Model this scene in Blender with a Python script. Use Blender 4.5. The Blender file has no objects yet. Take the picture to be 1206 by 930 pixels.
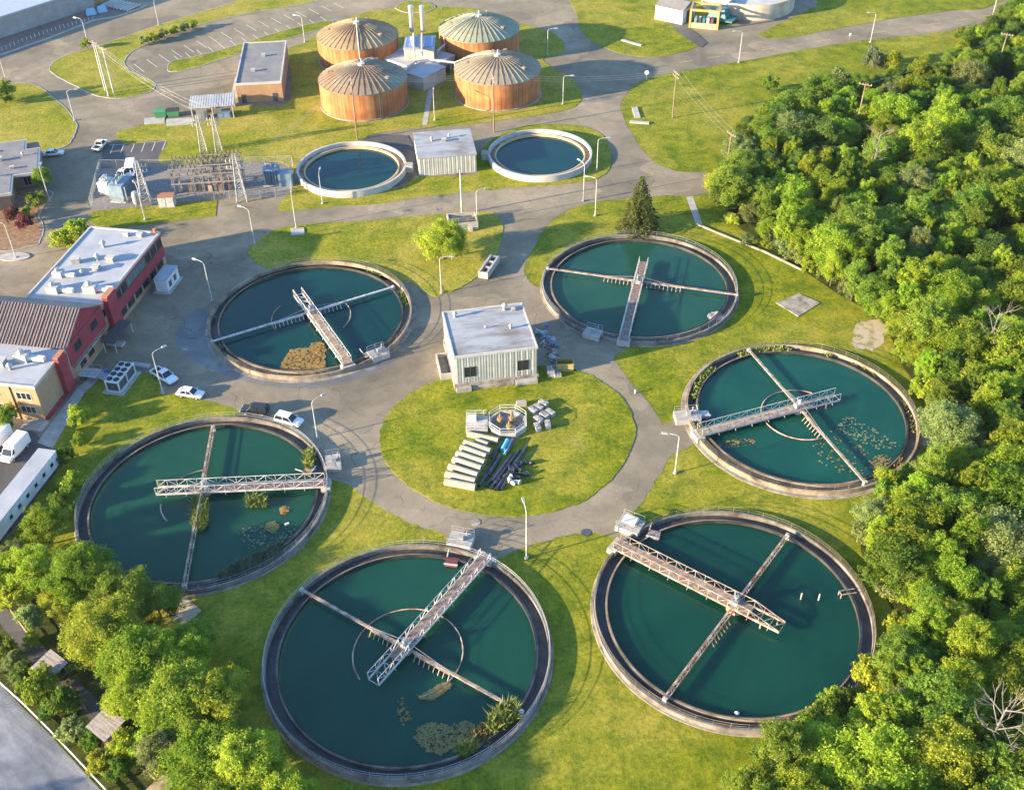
import bpy, bmesh, math, random
import numpy as np
from mathutils import Vector, Matrix
from mathutils.geometry import tessellate_polygon
rnd = random.Random(11)
R = math.radians
PI = math.pi
SC = bpy.context.scene
COL = SC.collection

# ------------------------------------------------------------------ survey: photo pixel -> point on the ground
CF, CP, CR, CH = 1267.69, R(39.1558), R(-0.7396), 116.74
_fw = Vector((0, math.cos(CP), -math.sin(CP)))
_r0 = Vector((1, 0, 0)); _u0 = Vector((0, math.sin(CP), math.cos(CP)))
_rt = math.cos(CR) * _r0 + math.sin(CR) * _u0
_up = -math.sin(CR) * _r0 + math.cos(CR) * _u0
def W(px, py, z=0.0):
    d = _fw + _rt * ((px - 603) / CF) - _up * ((py - 465) / CF)
    t = (z - CH) / d.z
    return Vector((d.x * t, d.y * t, z))
def pix(x, y, z=0.0):
    d = Vector((x, y, z - CH)); q = d.dot(_fw)
    return 603 + CF * d.dot(_rt) / q, 465 - CF * d.dot(_up) / q
def ang(a, b): return math.atan2(b[1] - a[1], b[0] - a[0])

cam_d = bpy.data.cameras.new('camera'); cam = bpy.data.objects.new('camera', cam_d); COL.objects.link(cam)
cam_d.sensor_width = 36; cam_d.lens = CF / 1206 * 36; cam_d.clip_start = 1; cam_d.clip_end = 5000
m = Matrix((( _rt.x, _up.x, -_fw.x, 0), (_rt.y, _up.y, -_fw.y, 0), (_rt.z, _up.z, -_fw.z, CH), (0, 0, 0, 1)))
cam.matrix_world = m; SC.camera = cam

# ------------------------------------------------------------------ light
SUN_AZ, SUN_EL = R(20), R(13.2)          # shadows run towards +x, a little away from the camera
wd = bpy.data.worlds.new('World'); SC.world = wd; wd.use_nodes = True
nt = wd.node_tree; bg = nt.nodes['Background']
sky = nt.nodes.new('ShaderNodeTexSky'); sky.sky_type = 'NISHITA'; sky.sun_disc = False
sky.sun_elevation = SUN_EL
tosun = Vector((-math.cos(SUN_AZ) * math.cos(SUN_EL), -math.sin(SUN_AZ) * math.cos(SUN_EL), math.sin(SUN_EL)))
sky.sun_rotation = math.atan2(tosun.x, tosun.y)
sky.air_density = 1.0; sky.dust_density = 0.4; sky.ozone_density = 4.0
nt.links.new(sky.outputs[0], bg.inputs[0]); bg.inputs[1].default_value = 0.14
sl = bpy.data.lights.new('sun', 'SUN'); so = bpy.data.objects.new('sun', sl); COL.objects.link(so)
sl.energy = 5.0; sl.angle = R(0.7); sl.color = (1.0, 0.79, 0.50)
so.rotation_euler = (-tosun).to_track_quat('-Z', 'Y').to_euler(); so.location = (-200, -80, 120)
SC.view_settings.view_transform = 'Standard'; SC.view_settings.look = 'None'
SC.view_settings.exposure = 2.08; SC.view_settings.gamma = 1.0
SC.cycles.use_denoising = True
SC.cycles.max_bounces = 6; SC.cycles.transparent_max_bounces = 8
SC.cycles.sample_clamp_indirect = 6

# ------------------------------------------------------------------ materials
def newmat(name):
    mt = bpy.data.materials.new(name); mt.use_nodes = True
    t = mt.node_tree; p = t.nodes['Principled BSDF']
    return mt, t, p
def N(t, typ, **kw):
    n = t.nodes.new(typ)
    for k, v in kw.items(): setattr(n, k, v)
    return n
def noise(t, vec, scale, detail=4, rough=0.6, dist=0):
    n = N(t, 'ShaderNodeTexNoise'); n.inputs['Scale'].default_value = scale
    n.inputs['Detail'].default_value = detail; n.inputs['Roughness'].default_value = rough
    n.inputs['Distortion'].default_value = dist
    if vec is not None: t.links.new(vec, n.inputs['Vector'])
    return n.outputs['Fac']
def ramp(t, fac, stops):
    n = N(t, 'ShaderNodeValToRGB'); el = n.color_ramp.elements
    while len(el) < len(stops): el.new(0.5)
    for e, (pos, c) in zip(el, stops):
        e.position = pos; e.color = (c[0], c[1], c[2], 1) if not isinstance(c, (int, float)) else (c, c, c, 1)
    t.links.new(fac, n.inputs[0]); return n.outputs[0]
def mix(t, fac, a, b, mode='MIX'):
    n = N(t, 'ShaderNodeMix', data_type='RGBA', blend_type=mode)
    if isinstance(fac, (int, float)): n.inputs[0].default_value = fac
    else: t.links.new(fac, n.inputs[0])
    for i, c in ((6, a), (7, b)):
        if isinstance(c, tuple): n.inputs[i].default_value = (c[0], c[1], c[2], 1)
        else: t.links.new(c, n.inputs[i])
    return n.outputs[2]
def bump(t, p, h, strength=0.3, dist=0.05):
    n = N(t, 'ShaderNodeBump'); n.inputs['Strength'].default_value = strength; n.inputs['Distance'].default_value = dist
    t.links.new(h, n.inputs['Height']); t.links.new(n.outputs[0], p.inputs['Normal'])
def pos(t, obj=True, scale=None):
    if obj:
        o = N(t, 'ShaderNodeTexCoord').outputs['Object']
    else:
        o = N(t, 'ShaderNodeNewGeometry').outputs['Position']
    if scale:
        mp = N(t, 'ShaderNodeMapping'); mp.inputs['Scale'].default_value = scale; t.links.new(o, mp.inputs[0]); o = mp.outputs[0]
    return o
def M2(name, c1, c2, scale=1.0, rough=0.7, lo=0.35, hi=0.65, metal=0, stretch=None, bmp=0, spec=None, detail=5):
    """surface of two mixed colours by noise"""
    mt, t, p = newmat(name)
    f = noise(t, pos(t, True, stretch), scale, detail, 0.65)
    t.links.new(ramp(t, f, [(lo, c1), (hi, c2)]), p.inputs['Base Color'])
    p.inputs['Roughness'].default_value = rough; p.inputs['Metallic'].default_value = metal
    if spec is not None: p.inputs['Specular IOR Level'].default_value = spec
    if bmp: bump(t, p, f, bmp, 0.05)
    return mt
def srgb(r, g, b):
    f = lambda v: (v / 255 / 12.92) if v <= 10 else ((v / 255 + 0.055) / 1.055) ** 2.4
    return (f(r), f(g), f(b))

def grass_mat(name, g1, g2, dry, dryamt):
    mt, t, p = newmat(name); v = pos(t, False)
    big = noise(t, v, 0.035, 4, 0.6, 0.6); mid = noise(t, v, 0.22, 6, 0.75, 0.3); fine = noise(t, v, 1.5, 7, 0.82)
    c = ramp(t, mid, [(0.38, g1), (0.62, g2)])
    d = ramp(t, big, [(0.5 - dryamt, 0.0), (0.74 - dryamt, 0.85)])
    d2 = mix(t, 1.0, d, ramp(t, mid, [(0.35, 0.35), (0.7, 1.0)]), 'MULTIPLY')
    c = mix(t, d2, c, dry)
    wear = ramp(t, noise(t, v, 0.09, 6, 0.72, 1.2), [(0.62, 0.0), (0.74, 0.75)])
    c = mix(t, wear, c, (0.30, 0.235, 0.12))
    c = mix(t, 0.8, c, ramp(t, fine, [(0.3, (0.3, 0.36, 0.3)), (0.72, (1.7, 1.65, 1.5))]), 'MULTIPLY')
    t.links.new(c, p.inputs['Base Color']); p.inputs['Roughness'].default_value = 0.95
    p.inputs['Specular IOR Level'].default_value = 0.1
    bump(t, p, fine, 1.0, 0.2)
    return mt
GRASS = grass_mat('grass', (0.085, 0.13, 0.008), (0.22, 0.225, 0.014), (0.36, 0.29, 0.06), 0.08)
GRASS_DRY = grass_mat('dry_grass', (0.13, 0.165, 0.012), (0.25, 0.235, 0.022), (0.40, 0.305, 0.08), 0.13)
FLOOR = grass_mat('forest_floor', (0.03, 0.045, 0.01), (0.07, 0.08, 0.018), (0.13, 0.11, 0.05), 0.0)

def asphalt_mat(name, a, b, c3, streak=False):
    mt, t, p = newmat(name); v = pos(t, False)
    vb = v
    if streak:
        mp = N(t, 'ShaderNodeMapping', vector_type='TEXTURE'); mp.inputs['Rotation'].default_value = (0, 0, R(-41)); mp.inputs['Scale'].default_value = (4.5, .8, 1); t.links.new(v, mp.inputs[0]); vb = mp.outputs[0]
    big = noise(t, vb, 0.16 if streak else 0.045, 5, 0.62, 0.8); mid = noise(t, v, 0.35, 6, 0.7, 0.4); fine = noise(t, v, 6, 3, 0.8)
    c = ramp(t, big, [(0.3, a), (0.52, b), (0.72, c3)])
    c = mix(t, 0.75, c, ramp(t, mid, [(0.25, 0.72), (0.75, 1.22)]), 'MULTIPLY')
    c = mix(t, 0.35, c, ramp(t, fine, [(0.2, 0.6), (0.8, 1.4)]), 'MULTIPLY')
    vo = N(t, 'ShaderNodeTexVoronoi', feature='DISTANCE_TO_EDGE'); vo.inputs['Scale'].default_value = 0.125
    wv = N(t, 'ShaderNodeVectorMath', operation='ADD'); nz = N(t, 'ShaderNodeTexNoise'); nz.inputs['Scale'].default_value = 0.14
    t.links.new(v, nz.inputs['Vector']); sc = N(t, 'ShaderNodeVectorMath', operation='SCALE'); sc.inputs['Scale'].default_value = 9
    t.links.new(nz.outputs['Color'], sc.inputs[0]); t.links.new(v, wv.inputs[0]); t.links.new(sc.outputs[0], wv.inputs[1])
    t.links.new(wv.outputs[0], vo.inputs['Vector'])
    pv = N(t, 'ShaderNodeTexVoronoi'); pv.inputs['Scale'].default_value = 0.05; t.links.new(wv.outputs[0], pv.inputs['Vector'])
    sep = N(t, 'ShaderNodeSeparateColor'); t.links.new(pv.outputs['Color'], sep.inputs[0])
    c = mix(t, 1.0, c, ramp(t, sep.outputs[0], [(0.0, (0.80, 0.81, 0.84)), (1.0, (1.14, 1.13, 1.10))]), 'MULTIPLY')
    st = noise(t, v, 0.16, 7, 0.75, 2.0)
    c = mix(t, ramp(t, st, [(0.60, 0.0), (0.72, 0.55)]), c, (0.07, 0.062, 0.055))
    crack = ramp(t, vo.outputs['Distance'], [(0.003, 0.5), (0.008, 1.0)])
    mask = ramp(t, noise(t, v, 0.06, 2), [(0.45, 0.0), (0.55, 1.0)])
    c = mix(t, mask, c, mix(t, 1.0, c, crack, 'MULTIPLY'))
    t.links.new(c, p.inputs['Base Color']); p.inputs['Roughness'].default_value = 0.9
    p.inputs['Specular IOR Level'].default_value = 0.25
    bump(t, p, fine, 0.25, 0.02)
    return mt
ASPHALT = asphalt_mat('asphalt', (0.15, 0.127, 0.09), (0.228, 0.19, 0.13), (0.32, 0.255, 0.175))
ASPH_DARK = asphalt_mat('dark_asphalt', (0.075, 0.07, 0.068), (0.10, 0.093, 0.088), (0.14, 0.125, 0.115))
CONCRETE = M2('concrete', (0.25, 0.235, 0.21), (0.42, 0.39, 0.35), 0.7, 0.9, 0.3, 0.7)
CONC_LIGHT = M2('pale_concrete', (0.27, 0.25, 0.22), (0.43, 0.405, 0.365), 0.5, 0.85, 0.3, 0.7)
CONC_DIRTY = M2('dirty_concrete', (0.12, 0.10, 0.08), (0.33, 0.29, 0.24), 0.6, 0.9, 0.32, 0.62)
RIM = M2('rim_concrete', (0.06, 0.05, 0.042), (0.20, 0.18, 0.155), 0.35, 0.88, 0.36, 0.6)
RIM_TAN = M2('tan_rim_concrete', (0.11, 0.082, 0.055), (0.30, 0.245, 0.175), 0.3, 0.88, 0.34, 0.6)  # paler, tan mix of the rim concrete
LAUNDER = M2('wet_channel_concrete', (0.018, 0.02, 0.022), (0.07, 0.06, 0.05), 0.5, 0.5, 0.35, 0.7)
DIRT = M2('bare_dirt', (0.19, 0.18, 0.045), (0.40, 0.32, 0.22), 0.42, 0.95, 0.40, 0.52, detail=7)
MULCH = M2('mulch', (0.13, 0.07, 0.04), (0.30, 0.18, 0.09), 1.2, 0.95)
GRAVEL = M2('gravel', (0.12, 0.11, 0.10), (0.23, 0.21, 0.19), 1.5, 0.95)
STEEL = M2('weathered_steel', (0.30, 0.29, 0.27), (0.52, 0.50, 0.47), 1.2, 0.6, 0.35, 0.6)
STEEL_W = M2('pale_painted_steel', (0.25, 0.235, 0.22), (0.48, 0.465, 0.44), 0.9, 0.55, 0.34, 0.55)
RUSTY = M2('rusty_steel', (0.20, 0.10, 0.055), (0.46, 0.37, 0.30), 0.7, 0.75, 0.4, 0.62)
RUST_PINK = M2('pink_rusted_steel', (0.20, 0.135, 0.095), (0.38, 0.32, 0.265), 1.1, 0.75, 0.4, 0.62)
DECK = M2('rusted_grating', (0.13, 0.085, 0.065), (0.25, 0.185, 0.15), 1.6, 0.8, 0.38, 0.62)
DECK_TAN = M2('tan_rusted_grating', (0.21, 0.13, 0.08), (0.37, 0.28, 0.20), 1.4, 0.8, 0.38, 0.62)
GALV = M2('galvanised_steel', (0.26, 0.265, 0.27), (0.40, 0.40, 0.40), 1.5, 0.45, metal=0.3)
WOOD = M2('weathered_wood', (0.13, 0.085, 0.05), (0.24, 0.17, 0.11), 2.0, 0.85, stretch=(1, 1, 0.15))
WOOD_GREY = M2('grey_boards', (0.16, 0.135, 0.115), (0.30, 0.265, 0.24), 1.5, 0.85, stretch=(0.3, 3, 1))
WHITE = M2('white_paint', (0.48, 0.475, 0.46), (0.62, 0.615, 0.60), 0.6, 0.55)
OFFWHITE = M2('off_white_paint', (0.36, 0.34, 0.30), (0.49, 0.465, 0.42), 0.4, 0.6)
MEMBRANE = M2('white_roof_membrane', (0.27, 0.28, 0.295), (0.38, 0.39, 0.41), 0.25, 0.7, 0.3, 0.65)
MEMB_STAIN = M2('stained_roof_membrane', (0.15, 0.13, 0.11), (0.31, 0.32, 0.335), 0.22, 0.75, 0.3, 0.56, stretch=(0.6, 1.6, 1))
BITUMEN = M2('grey_bitumen_roof', (0.14, 0.135, 0.135), (0.23, 0.215, 0.205), 0.35, 0.85, 0.3, 0.7)
BLACK = M2('black_rubber', (0.012, 0.012, 0.013), (0.03, 0.03, 0.03), 3, 0.7)
DARKMETAL = M2('dark_metal', (0.04, 0.04, 0.045), (0.09, 0.09, 0.095), 2, 0.5)
BLUEGREY = M2('blue_grey_paint', (0.12, 0.18, 0.24), (0.19, 0.26, 0.32), 0.9, 0.6)
def plain(name, c, rough=0.5, metal=0, coat=0):
    k = tuple(v * 0.86 for v in c)
    mt = M2(name, k, c, 0.8, rough, 0.3, 0.7, metal)
    if coat: mt.node_tree.nodes['Principled BSDF'].inputs['Coat Weight'].default_value = coat
    return mt
GLASS = plain('dark_window_glass', (0.022, 0.027, 0.032), 0.08)
GLASS_G = plain('green_window_glass', (0.10, 0.16, 0.15), 0.12)
PAINT_W = plain('white_car_paint', (0.72, 0.72, 0.72), 0.3, 0, 0.5)
PAINT_K = plain('black_car_paint', (0.022, 0.023, 0.026), 0.25, 0, 0.5)
REDLAMP = plain('red_lens', (0.35, 0.02, 0.02), 0.3)
CLEARLAMP = plain('clear_lens', (0.6, 0.6, 0.58), 0.2)
YELLOW = plain('yellow_paint', (0.38, 0.27, 0.09), 0.6)
ORANGE = plain('orange_paint', (0.62, 0.17, 0.04), 0.6)
GREENP = plain('green_paint', (0.05, 0.22, 0.09), 0.5)
TEAL = plain('teal_paint', (0.04, 0.15, 0.15), 0.5)
LBLUE = plain('light_blue_pipe', (0.10, 0.42, 0.55), 0.5)
REDP = plain('dull_red_paint', (0.16, 0.04, 0.035), 0.6)
BRICKRED = M2('red_clad_wall', (0.20, 0.018, 0.030), (0.29, 0.032, 0.046), 0.5, 0.75)
def brick_mat(name, a, b, mortar):
    mt, t, p = newmat(name)
    br = N(t, 'ShaderNodeTexBrick'); br.inputs['Scale'].default_value = 2.2
    mp = N(t, 'ShaderNodeMapping'); mp.inputs['Rotation'].default_value = (R(90), 0, 0)
    tc = N(t, 'ShaderNodeTexCoord'); t.links.new(tc.outputs['Object'], mp.inputs[0])
    t.links.new(mp.outputs[0], br.inputs['Vector'])
    br.inputs['Color1'].default_value = (*a, 1); br.inputs['Color2'].default_value = (*b, 1); br.inputs['Mortar'].default_value = (*mortar, 1)
    f = noise(t, tc.outputs['Object'], 0.4, 5)
    t.links.new(mix(t, 0.5, br.outputs[0], ramp(t, f, [(0.3, 0.7), (0.7, 1.3)]), 'MULTIPLY'), p.inputs['Base Color'])
    p.inputs['Roughness'].default_value = 0.9
    return mt
TAN_BRICK = brick_mat('tan_brick', (0.33, 0.18, 0.085), (0.39, 0.225, 0.11), (0.30, 0.21, 0.13))
BROWN_BRICK = brick_mat('brown_brick', (0.20, 0.12, 0.08), (0.25, 0.15, 0.10), (0.22, 0.17, 0.13))
GREY_BLOCK = brick_mat('grey_block', (0.27, 0.25, 0.23), (0.33, 0.30, 0.27), (0.22, 0.2, 0.19))

def streak_mat(name, stops, sx=1.0, top=None):
    """vertical run-off streaks on round tank walls; sx is streak density"""
    mt, t, p = newmat(name); tc = N(t, 'ShaderNodeTexCoord')
    f = noise(t, pos(t, True, (sx, sx, 0.06)), 1.0, 5, 0.7)
    g = noise(t, pos(t, True, (0.16, 0.16, 0.22)), 1.0, 4, 0.6)
    c = ramp(t, f, stops)
    c = mix(t, 0.95, c, ramp(t, g, [(0.32, (0.62, 0.55, 0.5)), (0.68, (1.25, 1.27, 1.3))]), 'MULTIPLY')
    t.links.new(c, p.inputs['Base Color']); p.inputs['Roughness'].default_value = 0.8
    return mt
RUSTWALL = streak_mat('rust_stained_wall', [(0.3, (0.15, 0.045, 0.018)), (0.44, (0.32, 0.11, 0.034)), (0.56, (0.38, 0.15, 0.05)), (0.68, (0.42, 0.195, 0.075)), (0.8, (0.43, 0.29, 0.14))], 1.5)
def dome_mat(name, rust, verd, lo, hi):
    mt, t, p = newmat(name); v = pos(t)
    f = noise(t, v, 0.11, 4, 0.55, 0.5); g = noise(t, v, 1.1, 5, 0.7)
    c = ramp(t, f, [(lo, rust), (hi, verd)])
    c = mix(t, 0.5, c, ramp(t, g, [(0.3, (0.6, 0.55, 0.5)), (0.7, (1.35, 1.3, 1.25))]), 'MULTIPLY')
    t.links.new(c, p.inputs['Base Color']); p.inputs['Roughness'].default_value = 0.7
    return mt
DOME = [dome_mat('rusted_dome_metal', (0.2220, 0.1460, 0.0770), (0.3108, 0.2482, 0.1470), 0.35, 0.65),
        dome_mat('patina_dome_metal', (0.2072, 0.1387, 0.0840), (0.1998, 0.2190, 0.1715), 0.42, 0.60),
        dome_mat('green_dome_metal', (0.2442, 0.2336, 0.1540), (0.2072, 0.2482, 0.1890), 0.34, 0.62),
        dome_mat('brown_dome_metal', (0.2294, 0.1825, 0.1260), (0.2294, 0.2190, 0.1540), 0.42, 0.62)]
def corr_mat(name, a, b, freq, axis=0, rough=0.6):
    """corrugated sheet: shallow ribs as bump plus slight tone wear"""
    mt, t, p = newmat(name); v = pos(t)
    w = N(t, 'ShaderNodeTexWave', wave_type='BANDS', bands_direction='XYZ'[axis]); w.inputs['Scale'].default_value = freq
    t.links.new(v, w.inputs['Vector'])
    t.links.new(ramp(t, noise(t, v, 0.5, 4), [(0.3, a), (0.7, b)]), p.inputs['Base Color'])
    p.inputs['Roughness'].default_value = rough; bump(t, p, w.outputs['Fac'], 0.6, 0.06)
    return mt
ROOF_BROWN = corr_mat('brown_standing_seam_roof', (0.125, 0.088, 0.082), (0.17, 0.125, 0.115), 0.8, 0)
SHEET = corr_mat('ribbed_pale_cladding', (0.36, 0.34, 0.285), (0.50, 0.48, 0.41), 0.33, 0)

def water_mat(name, a, b, scale=0.07):
    mt, t, p = newmat(name); v = pos(t)
    f = noise(t, v, scale, 4, 0.55, 0.8)
    t.links.new(ramp(t, f, [(0.3, a), (0.7, b)]), p.inputs['Base Color'])
    p.inputs['Roughness'].default_value = 0.12; p.inputs['IOR'].default_value = 1.33
    p.inputs['Subsurface Weight'].default_value = 1.0; p.inputs['Subsurface Radius'].default_value = (1.0, 1.0, 1.0); p.inputs['Subsurface Scale'].default_value = 5.0
    t.links.new(ramp(t, noise(t, v, 0.12, 5, 0.6, 1.5), [(0.35, 0.04), (0.7, 0.16)]), p.inputs['Roughness'])
    bump(t, p, noise(t, v, 1.6, 4, 0.65, 0.6), 0.12, 0.02)
    return mt

# ------------------------------------------------------------------ mesh building
class MB:
    def __init__(s): s.v = []; s.f = []
    def add(s, vs, fs):
        o = len(s.v); s.v += [tuple(q) for q in vs]; s.f += [tuple(i + o for i in f) for f in fs]; return s
    def box(s, x0, y0, z0, x1, y1, z1):
        return s.add([(x0, y0, z0), (x1, y0, z0), (x1, y1, z0), (x0, y1, z0), (x0, y0, z1), (x1, y0, z1), (x1, y1, z1), (x0, y1, z1)],
                     [(3, 2, 1, 0), (4, 5, 6, 7), (0, 1, 5, 4), (1, 2, 6, 5), (2, 3, 7, 6), (3, 0, 4, 7)])
    def obox(s, c, sx, sy, sz, rz=0, tilt=0):
        M = Matrix.Translation(Vector(c)) @ Matrix.Rotation(rz, 4, 'Z') @ Matrix.Rotation(tilt, 4, 'Y')
        q = MB().box(-sx / 2, -sy / 2, 0, sx / 2, sy / 2, sz)
        return s.add([M @ Vector(v) for v in q.v], q.f)
    def frustum(s, b, t, z0, z1):
        (x0, x1, y0, y1), (a0, a1, c0, c1) = b, t
        return s.add([(x0, y0, z0), (x1, y0, z0), (x1, y1, z0), (x0, y1, z0), (a0, c0, z1), (a1, c0, z1), (a1, c1, z1), (a0, c1, z1)],
                     [(3, 2, 1, 0), (4, 5, 6, 7), (0, 1, 5, 4), (1, 2, 6, 5), (2, 3, 7, 6), (3, 0, 4, 7)])
    def tube(s, p, q, r, n=6, r2=None, caps=True):
        p = Vector(p); q = Vector(q); d = q - p
        if d.length < 1e-6: return s
        d.normalize(); a = d.orthogonal().normalized(); b = d.cross(a); r2 = r if r2 is None else r2
        vs = []
        for i in range(n):
            c, e = math.cos(2 * PI * i / n), math.sin(2 * PI * i / n)
            vs.append(p + (a * c + b * e) * r); 
        for i in range(n):
            c, e = math.cos(2 * PI * i / n), math.sin(2 * PI * i / n)
            vs.append(q + (a * c + b * e) * r2)
        fs = [(i, (i + 1) % n, n + (i + 1) % n, n + i) for i in range(n)]
        if caps: fs += [tuple(range(n - 1, -1, -1)), tuple(range(n, 2 * n))]
        return s.add(vs, fs)
    def path(s, pts, r, n=6):
        for a, b in zip(pts, pts[1:]): s.tube(a, b, r, n)
        return s
    def lathe(s, prof, n=64, a0=0, a1=None, close=False):
        full = a1 is None; a1 = 2 * PI if full else a1
        k = n if full else n + 1; m_ = len(prof); vs = []
        for i in range(k):
            a = a0 + (a1 - a0) * i / n
            for r_, z in prof: vs.append((r_ * math.cos(a), r_ * math.sin(a), z))
        fs = []; mm = m_ if close else m_ - 1
        for i in range(n):
            for j in range(mm):
                A = i * m_ + j; B = ((i + 1) % k) * m_ + j; j2 = (j + 1) % m_
                fs.append((A, B, B - j + j2, A - j + j2))
        if close and not full:
            fs.append(tuple(range(m_))); fs.append(tuple((k - 1) * m_ + j for j in range(m_ - 1, -1, -1)))
        return s.add(vs, fs)
    def cyl(s, x, y, z0, z1, r, n=16, r2=None): return s.tube((x, y, z0), (x, y, z1), r, n, r2)
    def poly(s, pts, z):
        o = len(s.v); s.v += [(p[0], p[1], z) for p in pts]
        for t in tessellate_polygon([[Vector((p[0], p[1], 0)) for p in pts]]):
            a, b, c = [pts[i] for i in t]
            if (b[0] - a[0]) * (c[1] - a[1]) - (b[1] - a[1]) * (c[0] - a[0]) < 0: t = (t[0], t[2], t[1])
            s.f.append(tuple(i + o for i in t))
        return s
    def prism(s, pts, z0, z1):
        area = sum(a[0] * b[1] - b[0] * a[1] for a, b in zip(pts, pts[1:] + pts[:1]))
        if area < 0: pts = pts[::-1]
        s.poly(pts, z1); n = len(pts); o = len(s.v)
        s.v += [(p[0], p[1], z0) for p in pts] + [(p[0], p[1], z1) for p in pts]
        s.f += [(o + i, o + (i + 1) % n, o + n + (i + 1) % n, o + n + i) for i in range(n)]
        return s
    def side_prism(s, prof, y0, y1):
        """side profile (x,z) extruded across y"""
        n = len(prof); vs = [(x, y0, z) for x, z in prof] + [(x, y1, z) for x, z in prof]
        fs = [(i, (i + 1) % n, n + (i + 1) % n, n + i) for i in range(n)] + [tuple(range(n - 1, -1, -1)), tuple(range(n, 2 * n))]
        return s.add(vs, fs)
    def build(s, name, mat, parent=None, loc=None, rz=0, smooth=False, bevel=0):
        me = bpy.data.meshes.new(name); me.from_pydata(s.v, [], s.f)
        if bevel or smooth == 'fix':
            bm = bmesh.new(); bm.from_mesh(me); bmesh.ops.remove_doubles(bm, verts=bm.verts, dist=1e-4)
            bmesh.ops.recalc_face_normals(bm, faces=bm.faces)
            if bevel: bmesh.ops.bevel(bm, geom=[e for e in bm.edges if e.calc_face_angle(0) > 0.35], offset=bevel, segments=2, affect='EDGES', clamp_overlap=True)
            bm.to_mesh(me); bm.free()
        me.materials.append(mat)
        if smooth is True:
            me.polygons.foreach_set('use_smooth', [True] * len(me.polygons))
            try: me.set_sharp_from_angle(angle=R(40))
            except Exception: pass
        o = bpy.data.objects.new(name, me); COL.objects.link(o)
        if parent: o.parent = parent
        if loc is not None: o.location = loc
        o.rotation_euler.z = rz
        return o
def tag(o, label=None, cat=None, group=None, kind=None):
    if label: o['label'] = label
    if cat: o['category'] = cat
    if group: o['group'] = group
    if kind: o['kind'] = kind
    return o
def thing(name, label, cat, loc=(0, 0, 0), rz=0, group=None):
    o = bpy.data.objects.new(name, None); COL.objects.link(o); o.empty_display_size = 0.5
    o.location = (loc[0], loc[1], loc[2] if len(loc) > 2 else 0); o.rotation_euler.z = rz
    return tag(o, label, cat, group)
KIDS = {}
def kids(o):
    return list(o.children)
def dup(root, loc, rz, label=None, group=None, scale=None):
    r = root.copy(); COL.objects.link(r); r.location = (loc[0], loc[1], loc[2] if len(loc) > 2 else 0); r.rotation_euler.z = rz
    if scale: r.scale = (scale, scale, scale)
    if label: r['label'] = label
    if group: r['group'] = group
    for c in kids(root):
        k = c.copy(); COL.objects.link(k); k.parent = r
        for g in kids(c):
            d = g.copy(); COL.objects.link(d); d.parent = k
    return r
def smoothpoly(pts, n=4):
    out = []; k = len(pts)
    for i in range(k):
        p0, p1, p2, p3 = [Vector(pts[(i + j - 1) % k][:2]) for j in range(4)]
        for a in range(n):
            u = a / n
            out.append(0.5 * ((2 * p1) + (p2 - p0) * u + (2 * p0 - 5 * p1 + 4 * p2 - p3) * u * u + (3 * p1 - p0 - 3 * p2 + p3) * u ** 3))
    return [(q.x, q.y) for q in out]
def ground_poly(px, smooth=0):
    w = [tuple(W(x, y)[:2]) for x, y in px]
    return smoothpoly(w, smooth) if smooth else w
def offset_ring(pts, d):
    """thin strip along a closed outline, for kerbs"""
    area = sum(a[0] * b[1] - b[0] * a[1] for a, b in zip(pts, pts[1:] + pts[:1]))
    if area < 0: pts = pts[::-1]
    n = len(pts); out = []
    for i in range(n):
        a, b, c = Vector(pts[i - 1]), Vector(pts[i]), Vector(pts[(i + 1) % n])
        t = (c - a); t = t.normalized() if t.length > 1e-6 else Vector((1, 0))
        out.append((b.x + t.y * d, b.y - t.x * d))
    return pts, out
def structure(name, mb, mat, label=None, z=0):
    o = mb.build(name, mat); o['kind'] = 'structure'
    o['label'] = label or name.replace('_', ' '); o['category'] = name.split('.')[0].replace('_', ' ')
    return o
# ================================================================== ground, roads, lawns
g = MB(); nx, ny = 40, 40
for j in range(ny + 1):
    for i in range(nx + 1): g.v.append((-500 + 1000 * i / nx, -60 + 900 * j / ny, 0))
for j in range(ny):
    for i in range(nx): a = j * (nx + 1) + i; g.f.append((a, a + 1, a + nx + 2, a + nx + 1))
structure('ground', g, GRASS, 'mown grass ground around the tanks')

asph = [(-260, -60), (300, -60), (700, -60), (1010, -50), (1230, -20), (1206, 10), (1130, 34), (1000, 50), (870, 73), (770, 90), (742, 105), (732, 122), (737, 145), (755, 175),
        (775, 193), (800, 202), (840, 204), (840, 216), (832, 229), (790, 231), (735, 234), (700, 239), (664, 250), (643, 268), (630, 290), (619, 312), (621, 326), (640, 340),
        (700, 350), (742, 400), (724, 420), (728, 430), (745, 452), (765, 476), (782, 499), (796, 492), (830, 488), (840, 500), (822, 520), (795, 532), (785, 545), (770, 571), (751, 597), (738, 612),
        (760, 620), (755, 640), (738, 640), (722, 634), (708, 630), (690, 628), (660, 631), (630, 640), (602, 653), (585, 660), (560, 668), (528, 662), (524, 630), (500, 622), (470, 610), (446, 597), (428, 583), (413, 571), (396, 566),
        (370, 560), (340, 520), (310, 500), (290, 492), (274, 480), (238, 470), (206, 463), (190, 463), (182, 443), (158, 438), (117, 443), (91, 458), (70, 498), (46, 520), (62, 538),
        (40, 590), (0, 640), (-90, 700), (-330, 500)]
apts = ground_poly(asph, 10); r_ = random.Random(3); k_ = [0, 0]; q_ = []
for x, y in apts:
    k_ = [.75 * k_[0] + r_.gauss(0, .10), .75 * k_[1] + r_.gauss(0, .10)]; q_.append((x + k_[0], y + k_[1]))
apts = q_
structure('road', MB().poly(apts, 0.02), ASPHALT, 'weathered grey asphalt roads and yards')

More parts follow.
